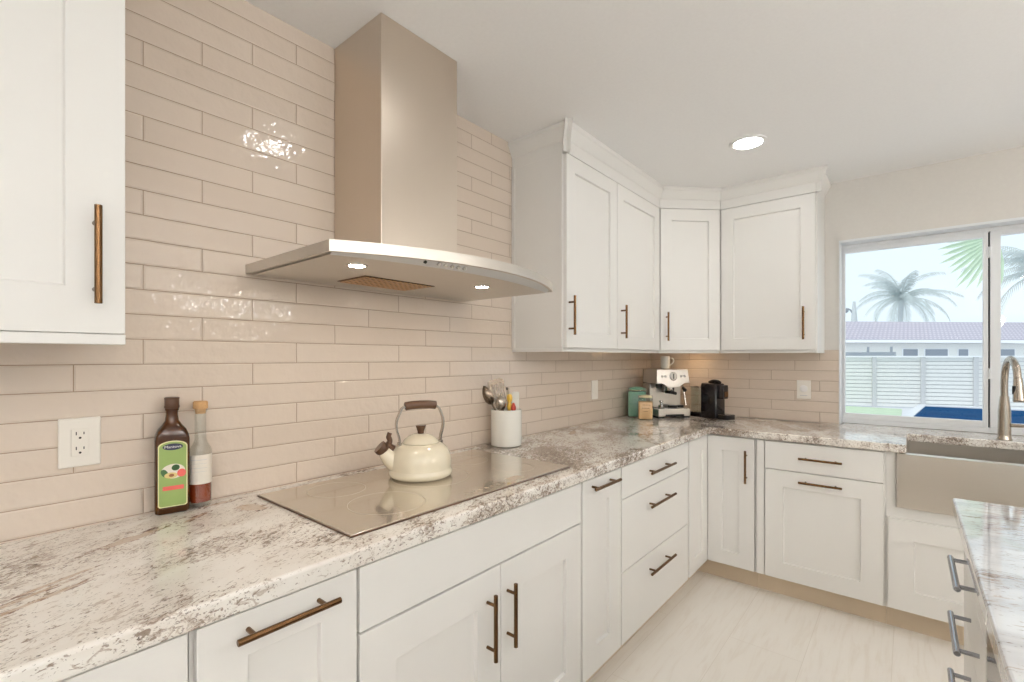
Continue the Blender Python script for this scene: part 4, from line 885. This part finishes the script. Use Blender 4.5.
bm = bmesh.new(); loft(bm, [rr(-0.135 + e, -0.0465 - e, -0.045 + e, 0.045 - e, 0.014, z) for e, z in ((0.0, 0.0325), (0.0, 0.205), (0.004, 0.2052), (0.004, 0.037))]); wt = obj('water_tank', bm, M['jarglass'], t, local=True, smooth=True, angle=40)
bm = bmesh.new(); loft(bm, [rr(-0.136, -0.0460, -0.046, 0.046, 0.014, z) for z in (0.2055, 0.213)]); obj('tank_lid', bm, M['chrome'], wt, local=True, smooth=True, angle=40)

# ------------------------------------------------------------------ island
IX, IY1 = 1.655, 1.915
o = obj('island_countertop', B(IX, 3.0, -1.3, IY1, 0.873, ZC), M['granite_island'], bevel=0.006, seg=3)
tag(o, 'pale grey-veined polished granite island top in the right foreground', 'countertop')
FI = Frame((1.678, 0, 0), (0, 1, 0), (-1, 0, 0))
c = thing('island_cabinet', 'white island cabinet of drawers with steel bar pulls under the island top', 'cabinet', (2.0, 1.6, 0))
obj('body', B(1.6985, 2.9, 1.375, 1.895, 0.112, ZS - 0.0005), M['cabinet'], c)
obj('toe_kick', B(1.775, 2.9, 1.375, 1.82, 0.0005, 0.1118), M['kick'], c)
for z0, z1, zp in ((0.735, ZT, 0.802), (0.58, 0.731, 0.656), (0.35, 0.576, 0.505), (ZB, 0.346, 0.27)):
    d = obj('drawer', slab_bm(FI, 1.38, 1.89, z0, z1), M['cabinet'], c, bevel=0.0015)
    pull(FI, (1.475, zp), (1.700, zp), d, 'pullgrey', 0.0068, 0.038, 0.018)
c = thing('island_wine_cooler', 'dark glass-fronted appliance in the island beside the drawers', 'appliance', (2.0, 1.05, 0))
obj('body', B(1.7, 2.9, 0.755, 1.37, 0.112, ZS - 0.0005), M['dark'], c)
obj('toe_grille', B(1.775, 1.79, 0.755, 1.37, 0.0005, 0.1118), M['dark'], c)
obj('glass_door', slab_bm(FI, 0.765, 1.36, ZB, 0.845), M['black'], c, bevel=0.002)
c = thing('island_cabinet', 'white island cabinet of doors nearest the picture corner', 'cabinet', (2.0, -0.2, 0))
obj('body', B(1.6985, 2.9, -1.25, 0.75, 0.112, ZS - 0.0005), M['cabinet'], c)
obj('toe_kick', B(1.775, 2.9, -1.25, 0.75, 0.0005, 0.1118), M['kick'], c)
for a, b in ((-1.245, -0.6), (-0.595, 0.07), (0.075, 0.745)):
    obj('door', shaker_bm(FI, a, b, ZB, ZT), M['cabinet'], c, bevel=0.0015)

# ------------------------------------------------------------------ outdoors
ZG = -0.387
struct('ground_yard', B(-80, 80, D + 0.3, 140, ZG - 0.2, ZG), M['patio'])
struct('ground_lawn', B(-5.0, 1.38, 12.8, 20.2, ZG + 0.0005, ZG + 0.03), M['grass'])
struct('ground_patio', B(-3.0, 14, D + 0.3, 12.5, ZG + 0.0005, ZG + 0.02), M['patio'])
f0 = Vector((-0.169, 20.5, ZG)); f1 = Vector((3.32, 21.75, ZG)); fd = (f1 - f0).normalized()
fn = Vector((fd.y, -fd.x, 0)); FF = Frame(f0[:], fd[:], fn[:])
fe = thing('garden_fence', 'white horizontal slat garden fence seen through the kitchen window', 'fence', f0[:])
posts = [-6.2, -4.8, -3.4, -2.0, -0.57, 0.83, 2.2, 3.6, 5.0, 6.4, 7.8, 9.2]
for i, u in enumerate(posts):
    obj('fence_post', fbox(bmesh.new(), FF, u - 0.06, u + 0.06, 0.0, 1.73, 0.021, 0.075), M['postgrey'], fe)
    if i + 1 < len(posts):
        bm = bmesh.new()
        for k in range(13): fbox(bm, FF, u + 0.004, posts[i + 1] - 0.004, 0.03 + k * 0.131, 0.03 + k * 0.131 + 0.108, 0.0 - 0.02 * 0, 0.02)
        obj('slat_panel', bm, M['fence'], fe)
obj('cap_rail', fbox(bmesh.new(), FF, posts[0], posts[-1], 1.735, 1.775, -0.03, 0.09), M['fascia'], fe)
obj('backing_boards', fbox(bmesh.new(), FF, posts[0], posts[-1], 0.03, 1.70, -0.03, -0.008), M['postgrey'], fe)
po = thing('swimming_pool', 'raised pool of dark blue water with pale coping, outside the window', 'pool', (4.5, 17.5, ZG))
px = [(1.40, 15.2), (1.80, 20.0), (8.5, 20.6), (8.5, 15.2)]
pi = [(1.60, 15.4), (1.95, 19.55), (8.3, 20.0), (8.3, 15.4)]
bm = bmesh.new(); a = [bm.verts.new((*p, -0.16)) for p in px]; b = [bm.verts.new((*p, -0.16)) for p in pi]; a2 = [bm.verts.new((*p, ZG + 0.001)) for p in px]; b2 = [bm.verts.new((*p, ZG + 0.001)) for p in pi]
for i in range(4):
    j = (i + 1) % 4; bm.faces.new((a[i], a[j], b[j], b[i])); bm.faces.new((a[i], a2[i], a2[j], a[j])); bm.faces.new((b[i], b[j], b2[j], b2[i])); bm.faces.new((a2[i], b2[i], b2[j], a2[j]))
obj('coping', bm, M['patio'], po)
obj('water', prism(bmesh.new(), pi, ZG + 0.002, -0.185), M['water'], po)

def at_px(u, d):   # ground point at depth d along one direction of view, used to lay out the far street
    q = (u - 512) / 475.24 * d; return Vector((1.5565 - 0.6412 * d + 0.7674 * q, 0.7674 * d + 0.6412 * q, 0))
hs = thing('neighbour_house', 'long low house with a mauve tiled roof behind the fence', 'house', (2.0, 46.0, ZG))
h0 = at_px(843, 37.5); h1 = at_px(982, 38.3); hd_ = (h1 - h0).normalized(); hn_ = Vector((hd_.y, -hd_.x, 0))
FH = Frame((h0 + Vector((0, 0, ZG)))[:], hd_[:], hn_[:]); hh0, hh1 = -9.0, 24.0
obj('wall', fbox(bmesh.new(), FH, hh0 + 0.6, hh1 - 0.6, 0.0, 2.90, -10.0, -0.7), M['stucco'], hs)
bm = bmesh.new()
rf = [(0.0, 3.14), (0.0, 3.20), (-5.35, 5.0), (-10.7, 3.20), (-10.7, 3.14)]
loft(bm, [[FH(u, z, n) for n, z in rf] for u in (hh0, hh1)]); obj('roof', bm, M['roof'], hs)
obj('fascia_board', fbox(bmesh.new(), FH, hh0, hh1, 2.90, 3.138, -0.1, 0.02), M['fascia'], hs)
for u0, u1, m in ((5.6, 7.0, 'darkglass'), (7.5, 9.6, 'darkglass'), (10.4, 11.4, 'darkglass'), (14, 15.5, 'darkglass')):
    wf = obj('window', fbox(bmesh.new(), FH, u0, u1, 1.75, 2.45, -0.72, -0.66), M['fascia'], hs)
    obj('pane', fbox(bmesh.new(), FH, u0 + 0.08, u1 - 0.08, 1.81, 2.40, -0.675, -0.65), M[m], wf)
sh = thing('garden_shed', 'low grey flat-roofed lean-to just showing above the fence', 'shed', (-1.0, 30.0, ZG))
obj('roof', B(-1.6, 1.05, 29.2, 31.2, 1.42, 1.60), M['lampgrey'], sh)
obj('walls', B(-1.5, 0.95, 29.3, 31.1, ZG, 1.4195), M['stucco'], sh)
bm = bmesh.new()
for x in (0.0, 0.9): box(bm, x - 0.05, x + 0.05, 29.25, 29.4, 1.601, 1.86)
obj('roof_vents', bm, M['lampgrey'], sh)

def frond(bm, base, az, el, length, droop, n=16, ll=0.9, wd=0.09):
    """one feather palm frond: arching rib with leaflets both sides"""
    d = Vector((math.cos(az), math.sin(az), 0)); p = Vector(base); pts = [p.copy()]; e = el
    for k in range(n):
        p = p + (d * math.cos(e) + Vector((0, 0, 1)) * math.sin(e)) * (length / n); e -= droop / n; pts.append(p.copy())
    tube(bm, pts, [0.05 * (1 - i / (n + 2)) for i in range(n + 1)], 5)
    side = Vector((-d.y, d.x, 0))
    for i in range(2, n + 1):
        f = i / n; l = ll * (0.45 + 0.55 * math.sin(PI * min(1, f * 0.9 + 0.08)))
        t = (pts[i] - pts[i - 1]).normalized()
        for s in (-1, 1):
            for q in (0.0, 0.5):
                o_ = pts[i - 1].lerp(pts[i], q); tip = o_ + (side * s * 0.75 + t * 0.55 + Vector((0, 0, -0.5 - 0.25 * random.random()))).normalized() * l
                mid = o_.lerp(tip, 0.45) + Vector((0, 0, 0.06 * l)); wv = t * wd
                a = [bm.verts.new(v) for v in (o_ - wv * 0.4, o_ + wv * 0.4, mid + wv * 0.5, tip, mid - wv * 0.5)]
                bm.faces.new((a[0], a[1], a[2], a[4])); bm.faces.new((a[4], a[2], a[3]))
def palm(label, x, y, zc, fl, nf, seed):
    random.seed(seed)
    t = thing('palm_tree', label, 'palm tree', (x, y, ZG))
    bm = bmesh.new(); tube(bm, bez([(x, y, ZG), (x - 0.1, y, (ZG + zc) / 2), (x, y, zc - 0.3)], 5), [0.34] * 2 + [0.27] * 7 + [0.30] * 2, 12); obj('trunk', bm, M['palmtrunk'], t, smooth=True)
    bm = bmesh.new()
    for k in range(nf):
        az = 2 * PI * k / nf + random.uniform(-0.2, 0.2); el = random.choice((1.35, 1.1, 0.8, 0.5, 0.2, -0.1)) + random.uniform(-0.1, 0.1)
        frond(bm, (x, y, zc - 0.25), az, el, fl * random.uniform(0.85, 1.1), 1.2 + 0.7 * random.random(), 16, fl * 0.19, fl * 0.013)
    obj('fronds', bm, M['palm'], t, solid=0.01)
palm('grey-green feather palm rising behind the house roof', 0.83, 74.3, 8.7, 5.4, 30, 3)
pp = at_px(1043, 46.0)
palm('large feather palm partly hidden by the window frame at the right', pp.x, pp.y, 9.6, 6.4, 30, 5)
LX, LY = -3.45, 69.4
t = thing('street_lamp', 'thin street lamp standing behind the house at the left of the window', 'street lamp', (LX, LY, ZG))
bm = bmesh.new(); tube(bm, [(LX, LY, ZG), (LX, LY, 5.6), (LX, LY, 8.0)], [0.38, 0.33, 0.14], 10); obj('pole', bm, M['palmtrunk'], t, smooth=True)
bm = bmesh.new(); tube(bm, bez([(LX, LY, 6.2), (LX - 0.35, LY, 7.0), (LX - 0.8, LY, 7.2)], 5), 0.09, 8); obj('arm', bm, M['lampgrey'], t)
bm = bmesh.new(); lathe(bm, [(0.05, 7.2), (0.33, 7.1), (0.38, 6.9), (0.22, 6.7)], (LX - 0.9, LY, 0), 16); obj('lamp_head', bm, M['lampgrey'], t, smooth=True)
# fan palm close to the glass, at the right
random.seed(11)
fp = thing('fan_palm', 'pale green fan palm leaf hanging into the top of the window', 'palm', (3.6, 9.9, ZG))
bm = bmesh.new(); tube(bm, [(3.6, 9.9, ZG), (3.6, 9.9, 1.5), (3.55, 9.9, 3.4)], [0.13, 0.11, 0.10], 12); obj('trunk', bm, M['palmtrunk'], fp, smooth=True)
def fanleaf(c, petiole_from, axis, spread, n, l):
    st = obj('leaf_stem', tube(bmesh.new(), [petiole_from, Vector(petiole_from).lerp(Vector(c), 0.5) + Vector((0, 0, 0.12)), c], 0.018, 8), M['fan'], fp, smooth=True)
    bm = bmesh.new(); c = Vector(c); R_ = Vector((0.767, 0.641, 0))
    for k in range(n):
        a = axis + spread * (k / (n - 1) - 0.5); d = R_ * math.cos(a) + Vector((0, 0, 1)) * math.sin(a); q = Vector((0, 0, 1)) * math.cos(a) - R_ * math.sin(a)
        ll = l * (0.86 + 0.14 * math.cos((a - axis) * 1.2)) * random.uniform(0.94, 1.05); wv = spread / n * l * 0.30
        bend = Vector((-0.2, -0.15, -0.05)) * random.uniform(0.3, 1.0)
        m1 = c + d * ll * 0.5; m2 = c + d * ll * 0.8 + bend * 0.2; tp_ = c + d * ll + bend * 0.45; fold = Vector((-0.641, 0.767, 0)) * 0.02
        for sgn in (-1, 1):
            vs = [bm.verts.new(v) for v in (c, m1 + fold, m2 + fold, tp_, m2 + q * wv * 0.9 * sgn, m1 + q * wv * sgn)]
            bm.faces.new(vs[:3] + [vs[4], vs[5]]); bm.faces.new((vs[2], vs[3], vs[4]))
    obj('fan_blade', bm, M['fan'], st, solid=0.004)
fanleaf((2.56, 9.94, 3.12), (3.55, 9.9, 3.35), PI + 0.85, 1.75, 15, 0.86)
fanleaf((3.9, 10.3, 4.1), (3.55, 9.9, 3.4), 1.2, 3.2, 20, 0.9)
fanleaf((4.3, 10.0, 3.2), (3.55, 9.9, 3.35), -0.4, 2.6, 18, 0.85)
